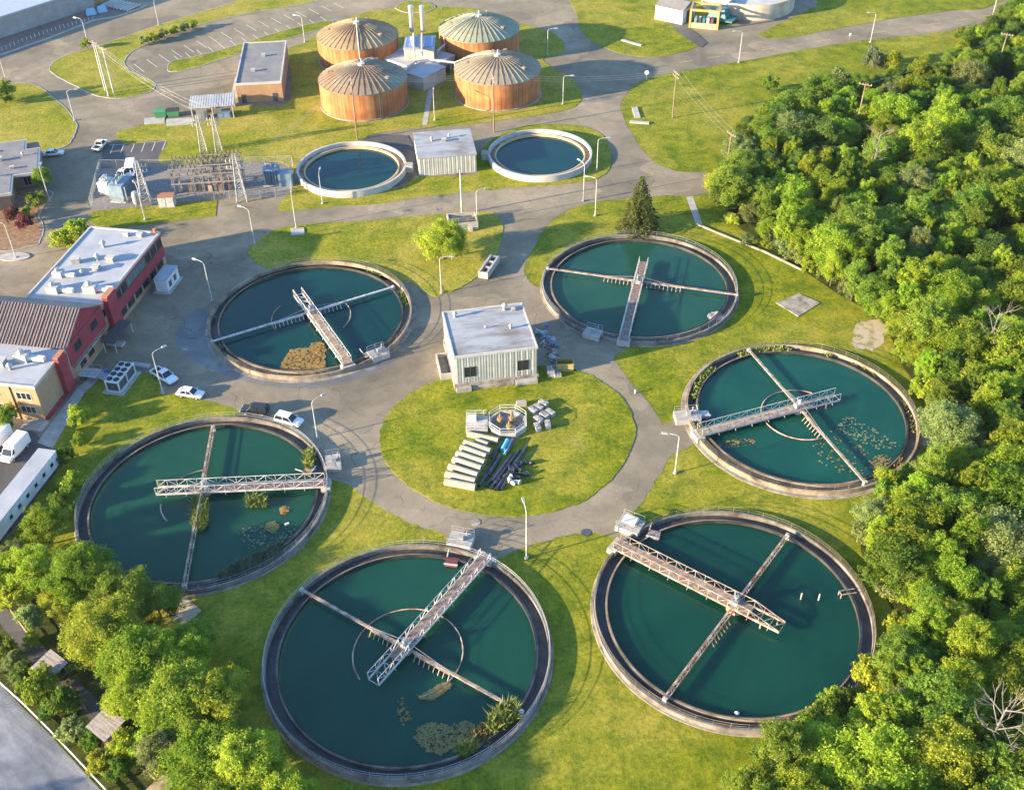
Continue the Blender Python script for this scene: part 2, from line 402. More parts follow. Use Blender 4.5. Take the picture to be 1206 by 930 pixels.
def lawn(px, mat=GRASS, name='lawn', h=0.1, kerb=0.0, sm=3, z0=0.0, label=None):
    p = ground_poly(px, sm * 3 if sm else 0)
    if sm:
        r_ = random.Random(int(px[0][0]) + len(px)); k_ = [0, 0]; q_ = []
        for x, y in p:
            k_ = [.7 * k_[0] + r_.gauss(0, .08), .7 * k_[1] + r_.gauss(0, .08)]; q_.append((x + k_[0], y + k_[1]))
        p = q_
    structure(name, MB().prism(p, z0, h), mat, label)
    if kerb:
        kerb = min(kerb, .22)
        a, b = offset_ring(p, kerb); n = len(a); k = MB()
        for i in range(n):
            j = (i + 1) % n
            k.add([(*a[i], h + .02), (*a[j], h + .02), (*b[j], h + .02), (*b[i], h + .02), (*b[i], 0), (*b[j], 0)], [(0, 3, 2, 1), (3, 4, 5, 2)])
        structure('kerb', k, CONCRETE, 'pale concrete kerb round the lawn')
lawn([(447, 522), (449, 503), (460, 484), (478, 467), (505, 452), (540, 441), (600, 437), (645, 430), (680, 436), (704, 446), (722, 458), (738, 475), (746, 495), (747, 514), (742, 532),
      (730, 553), (711, 573), (683, 591), (652, 602), (612, 608), (572, 606), (536, 599), (502, 586), (477, 569), (459, 549), (450, 534)], GRASS, kerb=0, label='round green lawn in the ring road')
lawn([(292, 299), (304, 284), (325, 270), (365, 264), (430, 260), (500, 254), (560, 250), (584, 252), (592, 266), (590, 285), (584, 304), (570, 320), (550, 334), (528, 345), (512, 349), (495, 340),
      (470, 330), (400, 335), (320, 318)], GRASS_DRY, kerb=0.0, label='dry yellowed lawn beside the upper left tank')
lawn([(103, 259), (110, 249), (180, 243), (256, 235), (254, 255), (205, 261), (140, 268), (112, 266)], GRASS, sm=0, label='strip of lawn below the substation')
lawn([(328, 247), (336, 232), (352, 216), (372, 226), (420, 232), (468, 222), (490, 210), (540, 208), (566, 207), (568, 223), (500, 232), (440, 241), (400, 243), (360, 247)], GRASS_DRY, sm=2, label='lawn below the small left tank')
lawn([(568, 223), (563, 205), (563, 182), (588, 160), (620, 149), (660, 147), (690, 150), (709, 160), (719, 178), (720, 194), (712, 206), (690, 214), (640, 219), (600, 221)], GRASS, sm=2, h=0.115, label='lawn round the small right tank')
lawn([(137, 158), (160, 150), (198, 143), (245, 141), (282, 126), (338, 122), (342, 90), (338, 60), (356, 52), (375, 40), (420, 18), (465, 10), (505, 9), (560, 11), (612, 28), (648, 38), (664, 52),
      (660, 64), (640, 70), (650, 80), (672, 92), (685, 110), (682, 122), (660, 132), (600, 141), (545, 148), (490, 151), (440, 158), (420, 168), (352, 196), (345, 222), (338, 195), (300, 190), (192, 193), (197, 166), (150, 170)],
     GRASS_DRY, sm=2, label='lawn round the four digester tanks')
lawn([(-60, 96), (0, 98), (38, 100), (58, 112), (80, 132), (90, 150), (84, 166), (70, 175), (40, 180), (-20, 190), (-80, 180)], GRASS_DRY, kerb=0.35, label='lawn in front of the grey roofed building')
lawn([(60, 84), (66, 72), (84, 64), (112, 56), (150, 43), (200, 26), (260, 8), (330, -14), (430, -16), (365, 3), (310, 13), (255, 24), (200, 41), (163, 57), (147, 70), (150, 82), (166, 90), (182, 98), (180, 106), (166, 112), (140, 116), (115, 113), (92, 103)],
     GRASS_DRY, kerb=0.35, label='tear shaped lawn with a hedge bank')
lawn([(198, 81), (203, 73), (225, 68), (265, 58), (330, 38), (384, 25), (388, 31), (335, 47), (268, 68), (222, 82), (203, 85)], GRASS, kerb=0.3, sm=2, label='narrow hooked grass island in the car park')
lawn([(466, 9), (478, 3), (500, 3), (512, 9), (500, 15), (478, 15)], GRASS_DRY, h=0.18, kerb=0.5, label='small round planter island')
lawn([(676, -30), (679, 18), (690, 43), (714, 58), (745, 66), (776, 67), (806, 61), (828, 50), (812, 43), (796, 35), (820, 34), (850, 33), (868, 18), (858, -30)], GRASS, sm=2, label='lawn in front of the white shed')
lawn([(895, 44), (905, 35), (930, 22), (960, 8), (990, -18), (1210, -30), (1168, 7), (1120, 13), (1060, 21), (980, 35), (930, 45)], GRASS, sm=2, label='lawn above the right hand road')
# planting bed and dark yards
lawn([(-10, 292), (38, 290), (47, 281), (50, 268), (46, 252), (56, 238), (60, 226), (30, 225), (-10, 245)], MULCH, 'planting_bed', 0.08, kerb=0.35, sm=3, label='brown mulch planting bed')
structure('yard', MB().poly(ground_poly([(105, 247), (118, 198), (345, 192), (347, 232), (256, 233), (180, 243)]), 0.03), GRAVEL, 'gravel yard of the substation')
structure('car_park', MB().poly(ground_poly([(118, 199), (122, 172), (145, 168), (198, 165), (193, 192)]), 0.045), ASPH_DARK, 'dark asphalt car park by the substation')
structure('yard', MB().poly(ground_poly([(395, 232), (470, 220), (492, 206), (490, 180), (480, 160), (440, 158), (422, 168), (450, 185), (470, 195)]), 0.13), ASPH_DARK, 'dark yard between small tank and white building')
structure('path', MB().poly(ground_poly([(497, 148), (506, 97), (512, 97), (503, 148)]), 0.13), CONCRETE, 'narrow concrete path between the digesters')
structure('path', MB().poly(ground_poly([(808, 232), (816, 231), (827, 264), (820, 266)]), 0.03), CONCRETE, 'short concrete path beside the spruce')
structure('path', MB().poly(ground_poly([(165, 935), (208, 898), (222, 905), (185, 945)]), 0.06), DIRT, 'dirt track under the trees')
structure('driveway', MB().poly(ground_poly([(786, 26), (800, 24), (822, 41), (833, 51), (826, 57), (806, 44)]), 0.13), ASPH_DARK, 'dark driveway to the white shed')
structure('path', MB().poly(ground_poly([(44, 521), (91, 457), (112, 440), (124, 440), (100, 462), (62, 528)]), 0.035), CONCRETE, 'concrete path along the red building')
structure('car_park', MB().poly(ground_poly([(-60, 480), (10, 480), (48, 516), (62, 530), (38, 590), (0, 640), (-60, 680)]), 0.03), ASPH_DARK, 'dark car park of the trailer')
def ragged(px, n=3):
    p = smoothpoly([tuple(W(x, y)[:2]) for x, y in px], 14); r_ = random.Random(len(px)); cx = sum(q[0] for q in p) / len(p); cy = sum(q[1] for q in p) / len(p); out = []; k = 0
    for x, y in p:
        k = .8 * k + r_.gauss(0, .045); out.append((cx + (x - cx) * (1 + k), cy + (y - cy) * (1 + k)))
    return out
ASPH_BLUE = asphalt_mat('sealed_asphalt', (0.12, 0.125, 0.13), (0.165, 0.165, 0.16), (0.23, 0.215, 0.19))
# gravel aprons
for px in ([(205, 400), (238, 430), (300, 452), (370, 458), (440, 440), (470, 420), (440, 425), (380, 445), (320, 442), (270, 425), (248, 395), (243, 365), (225, 370)],):
    structure('apron', MB().poly(ground_poly(px, 2), 0.032), ASPH_BLUE, 'smooth dark sealed band below the upper left tank')
slab = lambda px, z, lab, mat=CONCRETE: tag(MB().prism(ground_poly(px), 0.0, z).build('concrete_slab', mat), lab, 'slab')
slab([(914, 357), (941, 346), (966, 357), (940, 373)], 0.12, 'square concrete slab lying in the grass right of the upper right tank', CONC_DIRTY)
slab([(170, 140), (194, 138), (194, 146), (170, 147)], 0.16, 'flat concrete slab beside the green bins', CONC_LIGHT)
slab([(196, 141), (228, 139), (228, 147), (196, 149)], 0.16, 'flat concrete slab in front of the open shed', CONC_LIGHT)
slab([(342, 270), (358, 269), (359, 277), (343, 278)], 0.25, 'small concrete pad at the foot of a lamp post')
structure('bare_patch', MB().poly(ragged([(1004, 392), (1014, 379), (1034, 376), (1046, 384), (1040, 402), (1028, 414), (1008, 408)], 3), 0.02), DIRT, 'bare patch of pale dirt in the grass')
structure('bare_patch', MB().poly(ragged([(1066, 470), (1078, 480), (1090, 505), (1108, 516), (1118, 527), (1100, 524), (1088, 524), (1080, 505)], 2), 0.02), DIRT, 'worn dirt strip beside the right tank')
structure('bare_patch', MB().poly(ragged([(178, 700), (205, 697), (222, 706), (235, 722), (212, 733), (190, 716)], 3), 0.02), DIRT, 'bare ground under the left trees')

# bottom left: road, verge, trench
structure('road', MB().poly([tuple(W(*q)[:2]) for q in ((-260, 700), (-6, 800), (60, 866), (122, 934), (190, 1010), (60, 1200), (-500, 1200))], 0.03), 
          asphalt_mat('pale_worn_asphalt', (0.10, 0.11, 0.13), (0.22, 0.23, 0.25), (0.42, 0.42, 0.43), True), 'pale worn concrete road at the lower left')
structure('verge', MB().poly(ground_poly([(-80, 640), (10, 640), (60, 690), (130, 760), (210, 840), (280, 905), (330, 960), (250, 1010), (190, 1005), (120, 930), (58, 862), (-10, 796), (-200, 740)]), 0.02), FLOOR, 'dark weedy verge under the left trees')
structure('path', MB().poly(ground_poly([(-10, 722), (8, 716), (60, 770), (130, 838), (190, 895), (178, 912), (116, 856), (46, 790)]), 0.04), ASPH_DARK, 'dark trench walk between the wooden huts')
# forest floor
FEDGE = [(1230, -10), (1190, 22), (1150, 60), (1118, 86), (1066, 106), (1015, 122), (950, 134), (908, 146), (876, 163), (862, 192), (852, 208), (846, 232), (862, 262), (900, 290), (945, 318), (985, 345), (1022, 366), (1050, 398), (1062, 430),
         (1084, 460), (1102, 500), (1104, 540), (1075, 566), (1040, 590), (1012, 618), (1014, 650), (1036, 690), (1060, 735), (1050, 775), (1015, 815), (960, 860), (918, 890), (890, 925), (840, 985), (820, 1080), (1000, 1200), (1900, 1100), (1900, -20)]
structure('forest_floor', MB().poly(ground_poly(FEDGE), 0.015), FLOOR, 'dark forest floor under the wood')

# painted markings (paint on the asphalt)
mk = MB()
def stripe(p, q, w, z=0.036):
    a, b = W(*p), W(*q); d = (b - a).normalized(); n_ = Vector((-d.y, d.x, 0)) * w / 2
    mk.add([a - n_ + Vector((0, 0, z)), b - n_ + Vector((0, 0, z)), b + n_ + Vector((0, 0, z)), a + n_ + Vector((0, 0, z))], [(0, 1, 2, 3)])
for k in range(17):                                   # stalls under the hedge bank
    u = k / 16; x = 158 + u * 235; y = 76 - 72 * u - 6 * math.sin(u * PI)
    stripe((x, y), (x + 12, y + 9 - 3 * u), 0.16)
for k in range(14):
    u = k / 13; x = 214 + u * 172; y = 74 - 48 * u
    stripe((x, y), (x - 9, y - 8 + 2 * u), 0.16)
for k in range(6): stripe((134 + 12.2 * k, 171 - k * 0.7), (130 + 12.2 * k, 181 - k * 0.7), 0.14, 0.06)
stripe((128, 171.5), (198, 166), 0.14, 0.06)
structure('road_marking', mk, plain('road_paint', (0.62, 0.62, 0.58), 0.8), 'white car park lines')
mk = MB()
for k in range(12):
    u = k / 12; x0 = 800 + 390 * u; x1 = x0 + 16
    fy = lambda x: 74 - (x - 800) * 0.152
    stripe((x0, fy(x0)), (x1, fy(x1)), 0.18)
structure('road_marking', mk, plain('yellow_road_paint', (0.55, 0.38, 0.07), 0.8), 'yellow centre line of the right hand road')
# low wall along the wood, kerbed path edges
def wall_line(px, h, w, name, label, cat, mat):
    b = MB(); pts = [W(*q) for q in px]
    for a, c in zip(pts, pts[1:]):
        d = (c - a).normalized(); n_ = Vector((-d.y, d.x, 0)) * w / 2
        b.prism([tuple((a - n_)[:2]), tuple((c - n_)[:2]), tuple((c + n_)[:2]), tuple((a + n_)[:2])], 0, h)
    return tag(b.build(name, mat), label, cat)
wall_line([(819, 264), (850, 277), (900, 297), (947, 320)], 0.35, 0.28, 'low_wall', 'long low concrete wall along the wood edge beside the upper right tank', 'wall', CONC_DIRTY)
# ================================================================== the six big clarifiers
KS = 115.84 / 116.14
TC = [Vector((x * KS, y * KS, 0)) for x, y in ((-37.767, 167.517), (25.083, 176.338), (48.175, 137.202), (-47.581, 119.007), (-14.264, 89.495), (29.772, 95.564))]
TR, ZR, ZW = 18.95, 0.9, 0.22            # rim radius, rim height, water level
WATERS = [water_mat('teal_blue_water', (0.0021, 0.0357, 0.0304), (0.0035, 0.0504, 0.0406)),
          water_mat('teal_green_water', (0.0077, 0.0546, 0.0351), (0.0154, 0.0819, 0.0452)),
          water_mat('bright_teal_water', (0.0035, 0.0546, 0.0390), (0.0077, 0.0819, 0.0546)),
          water_mat('murky_green_water', (0.0077, 0.0578, 0.0328), (0.0126, 0.0745, 0.0413)),
          water_mat('deep_teal_water', (0.0070, 0.0546, 0.0359), (0.0091, 0.0693, 0.0437)),
          water_mat('green_teal_water', (0.0021, 0.0389, 0.0257), (0.0063, 0.0578, 0.0335))]
TLAB = ['big round clarifier tank beside the red building, with an orange algae mat in it',
        'big round clarifier tank behind the control building, next to the tall spruce',
        'big round clarifier tank at the wood edge, weeds growing in its rim channel',
        'big round clarifier tank by the parked cars, reeds growing on its crossing arm',
        'big round clarifier tank nearest to the camera, brown algae and reeds at its lower side',
        'big round clarifier tank with a rust pink walkway and a tan centre drum']
WLAB = ['dark teal water with an orange algae mat', 'teal water reflecting the spruce', 'bright teal water with specks of algae',
        'murky green water by the parked cars', 'deep teal water of the nearest tank', 'green teal water under the rust pink walkway']
for i, c in enumerate(TC):
    t = thing('clarifier_tank', TLAB[i], 'water tank', c, 0, 'big clarifier tanks')
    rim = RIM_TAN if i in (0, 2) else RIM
    MB().lathe([(18.62, 0.05), (18.62, ZR), (TR, ZR), (TR, -.3)], 120).build('outer_wall', rim, t, smooth=True)
    MB().lathe([(TR, .05), (TR + (.7 if i in (0, 2) else .3), .045), (TR + (.9 if i in (0, 2) else .45), -.1)], 96).build('apron', CONC_DIRTY, t)  # narrow apron's dark tone stands in for shade on the outer wall
    MB().lathe([(18.62, .10), (17.28, .10)], 96).build('channel_floor', LAUNDER, t)
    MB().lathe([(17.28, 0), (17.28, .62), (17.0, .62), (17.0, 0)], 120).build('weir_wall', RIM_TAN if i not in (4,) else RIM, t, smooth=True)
    # weir teeth plate standing just inside the weir wall
    MB().lathe([(16.97, .05), (16.97, .74), (16.93, .74), (16.93, .05)], 120).build('weir_plate', LAUNDER, t)
    h = MB(); n = 54
    for k in range(n):
        a = 2 * PI * k / n
        h.tube((18.8 * math.cos(a), 18.8 * math.sin(a), ZR), (18.8 * math.cos(a), 18.8 * math.sin(a), ZR + .95), .026, 4)
    for z in (.5, .95): h.lathe([(18.8 + .026 * math.cos(q), ZR + z + .026 * math.sin(q)) for q in (0, PI / 2, PI, 3 * PI / 2)], 108, close=True)
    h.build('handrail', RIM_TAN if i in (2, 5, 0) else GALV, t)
    w = MB().lathe([(0.001, ZW), (16.9, ZW), (16.9, -4), (0.001, -4)], 96).build('water', WATERS[i], loc=c)
    tag(w, WLAB[i], 'water', None, 'structure')

def bridge(i, pa, pb, label, steel, deckm, truss=True, taper=False, w=1.7, z=1.35):
    A, B = W(*pa, z), W(*pb, z); L = (B - A).length; rz = ang(A, B); c = TC[i]
    t = thing('walkway_bridge', label, 'walkway', (A.x, A.y, 0), rz, 'walkways over the big tanks')
    cx = (Vector((c.x, c.y, 0)) - Vector((A.x, A.y, 0))).dot(Vector((math.cos(rz), math.sin(rz), 0)))
    MB().box(-.3, -w / 2 + .12, z - .08, min(L, cx + 2.4) if taper or truss else L, w / 2 - .12, z).build('deck', deckm, t)
    hh = 1.25 if truss else 1.05
    for s in (-1, 1):
        b = MB(); y = s * w / 2; nb = max(4, int(L / 1.5)); st = L / nb
        b.box(-.3, y - .07, z - .28, L, y + .07, z + .02)
        top = lambda x: z + hh * (1 if not taper or x < L - 4.5 else max(.08, (L - x) / 4.5))
        for k in range(nb):
            x0, x1 = k * st, (k + 1) * st
            b.tube((x0, y, top(x0)), (x1, y, top(x1)), .06, 5)
            if truss: b.tube((x0, y, z if k % 2 else top(x0)), (x1, y, top(x1) if k % 2 else z), .045, 4)
            else: b.tube((x0, y, z + .55), (x1, y, z + .55), .035, 4)
            b.tube((x0, y, z - .25), (x0, y, top(x0)), .05, 4)
            if k % 2 == 0: b.tube((x0, y, z - .2), (x0, y * 1.32, z - .55), .05, 4)
        b.tube((L, y, z - .25), (L, y, top(L)), .06, 4)
        b.build('side_truss', steel, t)
    x = MB(); nb = int(L / 1.5)
    for k in range(nb + 1):
        x.tube((k * L / nb, -w / 2, z - .2), (k * L / nb, w / 2, z - .2), .05, 4)
        if k < nb and k * L / nb > cx + 1.5: x.tube((k * L / nb, -w / 2, z - .2), ((k + 1) * L / nb, w / 2, z - .2), .05, 4)
    x.build('cross_bracing', steel, t)
    MB().box(-.9, -w / 2 - .35, .1, .5, w / 2 + .35, z - .29).build('end_support', CONC_LIGHT, t)
    for s in (-1, 1):                       # gate posts at the landing
        pass
    MB().cyl(cx, 0, -.1, z - .3, 1.15 if i == 5 else .8, 20).build('centre_drum', plain('tan_drum_paint', (.40, .27, .11), .7) if i == 5 else RUSTY, t, smooth=True)
    d = MB().box(cx - .7, -.5, z + .002, cx + .5, .5, z + .75); d.cyl(cx + .1, 0, z + .75, z + 1.5, .28, 10); d.tube((cx - .3, .2, z + .7), (cx - .3, .2, z + 2.1), .06, 5)
    d.build('drive_unit', GALV, t)
    if i in (2, 5):
        e = MB()
        for dx, dy in ((L - 2.6, -w / 2), (L - 6.4, -w / 2), (L - 6.0, w / 2), (L - 1.0, w / 2)): e.tube((dx, dy, z - .2), (dx, dy, .1), .12, 6)
        e.build('hanging_pipe', RUSTY, t)
    return t
bridge(0, (409, 427), (351, 346), 'white latticed walkway reaching over the tank with the orange algae mat', STEEL_W, DECK_TAN)
bridge(1, (735, 398), (758, 308), 'brown decked walkway with low pale rails in the tank by the spruce', STEEL_W, DECK, False)
bridge(2, (824, 509), (986, 467), 'pale railed walkway with rusty deck in the tank at the wood edge', STEEL, DECK_TAN)
bridge(3, (382, 568), (185, 577), 'white lattice walkway running level across the tank by the parked cars', STEEL_W, DECK)
bridge(4, (572, 655), (440, 802), 'silver lattice walkway slanting over the nearest tank', STEEL_W, DECK)
bridge(5, (727, 640), (921, 738), 'rust pink walkway with a tapering far end in the tank with the tan drum', RUST_PINK, DECK_TAN, True, True, 2.0)

def arm(i, pa, pb, label, mat, tines=(), ring=(), ringr=6.5, z=1.0, truss=False, ringmat=None):
    A, B = W(*pa, z), W(*pb, z); L = (B - A).length; rz = ang(A, B)
    t = thing('scraper_arm', label, 'scraper arm', (A.x, A.y, 0), rz, 'scraper arms across the big tanks')
    b = MB()
    if truss:
        for s in (-.28, .28): b.tube((0, s, z), (L, s, z), .09, 5)
        n = int(L / 1.1)
        for k in range(n): b.tube((k * L / n, -.28 if k % 2 else .28, z), ((k + 1) * L / n, .28 if k % 2 else -.28, z), .06, 4)
        b.tube((0, 0, z + .35), (L, 0, z + .35), .07, 5)
        for k in range(n): b.tube((k * L / n, 0, z + .35), ((k + .5) * L / n, .28 if k % 2 else -.28, z), .05, 4)
    else:
        b.box(0, -.2, z - .1, L, .2, z + .12)
        for k in range(int(L / 2)): b.box(2 * k, -.26, z - .16, 2 * k + .1, .26, z + .16)
    b.build('beam', mat, t)
    for x in (0.0, L): MB().box(x - .22, -.3, .05, x + .22, .3, z + .25).build('end_post', STEEL_W, t)
    c = TC[i] - Vector((A.x, A.y, 0)); cx = c.x * math.cos(rz) + c.y * math.sin(rz); cy = -c.x * math.sin(rz) + c.y * math.cos(rz)
    if tines:
        for x0, x1, s in tines:
            q = MB()
            n = max(2, int(abs(x1 - x0) / .75))
            for k in range(n + 1):
                x = cx + x0 + (x1 - x0) * k / n; q.tube((x, s * .3, z), (x, s * .9, .05), .07, 5)
            q.tube((cx + x0, s * .3, z - .05), (cx + x1, s * .3, z - .05), .07, 5)
            q.build('tine_rake', mat, t)
    if ring:
        for a0, a1 in ring:
            q = MB()
            o = MB().lathe([(ringr + .1 * math.cos(v), .34 + .12 * math.sin(v)) for v in (0, PI / 2, PI, 3 * PI / 2)], 40, R(a0) - rz, R(a1) - rz, True)
            q.add([(x + cx, y + cy, zz) for x, y, zz in o.v], o.f)
            q.build('feed_ring', ringmat or mat, t)
    g_ = MB()
    for s in (-1, 1): g_.tube((cx, cy, z + 1.6), (cx + s * 7, 0, z + .1), .03, 4)
    g_.build('stay_wire', GALV, t)
arm(0, (250, 402), (463, 338), 'thin white arm crossing the tank with the orange algae mat', STEEL_W, ((-7, -1.5, -1), (2, 6, -1)), ((-30, 35), (150, 215)), 7.4, ringmat=RUSTY)
arm(1, (645, 316), (868, 347), 'thin pinkish arm crossing the tank by the spruce', RUST_PINK, ((-7, -1.5, -1), (1.5, 8, -1)))
arm(2, (882, 412), (1019, 568), 'rusty arm running lengthwise through the tank at the wood edge', RUST_PINK, ((-6, -2.5, 1), (1.5, 6, -1)), ((60, 300),), 6.4, ringmat=RUSTY)
arm(3, (251, 503), (217, 690), 'dark rusty arm with reeds crossing the tank by the parked cars', RUSTY, ((1, 4, 1),), ((100, 150), (190, 225)), 6.6, truss=True)
arm(4, (355, 694), (614, 838), 'rust pink arm crossing the nearest tank under the silver walkway', RUST_PINK, ((-6, -1.5, -1), (1.5, 7, -1)), ((-75, 215),), 7.3, ringmat=RUSTY)
arm(5, (928, 630), (783, 823), 'rusty lattice arm crossing the tank with the tan drum', RUSTY, ((2, 6.5, 1),), truss=True)

# landings at the rims, scum boxes
def landing(px, size, rz, label, box=True, canopy=False):
    p = W(*px, 0); t = thing('effluent_landing', label, 'platform', p, rz, 'concrete landings at the tank rims')
    sx, sy = size
    MB().box(-sx / 2, -sy / 2, 0, sx / 2, sy / 2, 1.0).build('slab', CONC_LIGHT, t)
    r = MB()
    for x in (-sx / 2 + .1, 0, sx / 2 - .1):
        for y in (-sy / 2 + .1, sy / 2 - .1): r.tube((x, y, 1.0), (x, y, 2.05), .035, 4)
    for y in (-sy / 2 + .1, sy / 2 - .1):
        for z in (1.5, 2.05): r.tube((-sx / 2 + .1, y, z), (sx / 2 - .1, y, z), .035, 4)
    r.build('guard_rail', GALV, t)
    if box:
        MB().box(-.2, -.35, 1.003, .5, .35, 1.75).build('control_box', GALV, t, bevel=.03)
        MB().cyl(.9, .3, 1.003, 2.5, .1, 6).build('vent_pipe', GALV, t)
    if canopy: MB().frustum((-sx * .3, sx * .3, -sy * .3, sy * .3), (-sx * .26, sx * .26, -sy * .26, sy * .26), 1.78, 1.95).build('cover_plate', WHITE, t)
    return t
landing((446, 420), (3.4, 2.6), R(30), 'concrete landing with a control box by the walkway of the algae mat tank')
landing((698, 396), (3.2, 2.4), R(-25), 'concrete landing at the tank by the spruce, beside the control building yard')
landing((809, 494), (4.2, 2.6), R(5), 'concrete landing at the left end of the tank at the wood edge')
landing((393, 548), (2.4, 3.2), R(10), 'railed concrete landing at the right end of the tank by the parked cars')
landing((543, 640), (3.6, 2.8), R(-15), 'concrete landing at the top of the nearest tank')
landing((742, 622), (3.6, 3.0), R(-30), 'concrete landing with a white cover at the tank with the tan drum', True, True)
def scum(px, rz, label, mat):
    p = W(*px, .6); t = thing('scum_box', label, 'box', (p.x, p.y, 0), rz)
    MB().box(-.9, -.7, .05, .9, .7, .7).build('trough', mat, t); MB().box(-1, -.8, .703, 1, -.55, .8).build('lip', STEEL, t)
    MB().tube((-.8, .7, .75), (-.8, 2.0, .85), .09, 6).build('outlet_pipe', STEEL, t)
scum((532, 661), R(-10), 'dark red scum box hanging at the rim of the nearest tank', REDP)
scum((434, 417), R(30), 'red scum box at the rim of the algae mat tank', RUST_PINK)
scum((770, 629), R(-20), 'pinkish scum box at the rim of the tank with the tan drum', RUST_PINK)
scum((829, 487), R(5), 'grey scum box at the rim of the tank at the wood edge', STEEL)
scum((364, 553), R(70), 'brown overgrown scum box at the rim of the tank by the parked cars', RUSTY)
# posts and bracket in the last tank
for q in ((943, 705), (964, 706)):
    p = W(*q, .3); t = MB().cyl(0, 0, -.1, 1.5, .1, 6).build('stake', OFFWHITE, loc=(p.x, p.y, 0))
    tag(t, 'thin pale stake standing in the water of the tank with the tan drum', 'post', 'stakes in the water')
p = W(990, 704, .3); t = thing('bracket_frame', 'small rusty frame at the right side of the tank with the tan drum', 'bracket', (p.x, p.y, 0), R(10))
b = MB(); b.tube((0, 0, .1), (0, 0, 1), .08, 5); b.tube((0, 0, 1), (2.2, 0, 1), .08, 5); b.tube((0, .7, .1), (0, .7, 1), .08, 5); b.tube((0, .7, 1), (2.2, .7, 1), .08, 5); b.tube((0, 0, 1), (0, .7, 1), .08, 5); b.build('frame', RUST_PINK, t)
p = W(868, 840, .25); tag(MB().lathe([(.001, .1), (.28, .2), (.33, .38), (.2, .55), (.001, .6)], 12).build('float_ball', WHITE, loc=(p.x, p.y, 0), smooth=True), 'white float ball near the lower rim of the tank with the tan drum', 'float')
p = W(338, 617, .25); tag(MB().box(-.35, -.2, .15, .35, .2, .42).build('foam_block', WHITE, loc=(p.x, p.y, 0), rz=.5, bevel=.04), 'white foam block floating in the tank by the parked cars', 'float')

# ------------------------------------------------------------------ small clarifiers with white walls
for px, rr, lab, wl in (((414, 195), 12.55, 'small round white walled tank left of the white ribbed building', 'dark blue water of the small left tank'),
                    ((636, 179), 12.2, 'small round white walled tank right of the white ribbed building', 'dark blue water of the small right tank')):
    c = W(*px, 1.6); c.z = 0
    t = thing('settling_tank', lab, 'water tank', c, 0, 'small white walled tanks')
    MB().lathe([(rr - .45, .2), (rr - .45, 1.6), (rr, 1.6), (rr, -.2)], 96).build('outer_wall', OFFWHITE, t, smooth=True)
    MB().lathe([(rr - .45, .55), (rr - 1.6, .55)], 96).build('channel_floor', RUSTY, t)
    MB().lathe([(rr - 1.6, .3), (rr - 1.6, 1.05), (rr - 1.9, 1.05), (rr - 1.9, .2)], 96).build('weir_wall', plain('tan_weir_paint', (.48, .36, .20), .8), t, smooth=True)
    s = 1 if 'left' in lab[:34] else -1
    b = MB().box(s * (rr - .2), -1, 0, s * (rr + 1.5), 1, 1.7)
    if s < 0: b = MB().box(-rr - 1.5, -1, 0, -rr + .2, 1, 1.7)
    b.build('landing', CONC_LIGHT, t)
    h = MB()
    for k in range(5):
        h.tube((s * (rr + .1 + .3 * k), -.9, 1.7), (s * (rr + .1 + .3 * k), -.9, 2.7), .035, 4)
    h.tube((s * (rr + .1), -.9, 2.7), (s * (rr + 1.3), -.9, 2.7), .035, 4); h.build('guard_rail', GALV, t)
    w = MB().lathe([(.001, .5), (rr - 1.92, .5), (rr - 1.92, -4), (.001, -4)], 80).build('water', WATER_S if 'WATER_S' in globals() else None or water_mat('dark_blue_water', (.002, .031, .032), (.004, .043, .041)), loc=c)
    tag(w, wl, 'water', None, 'structure')

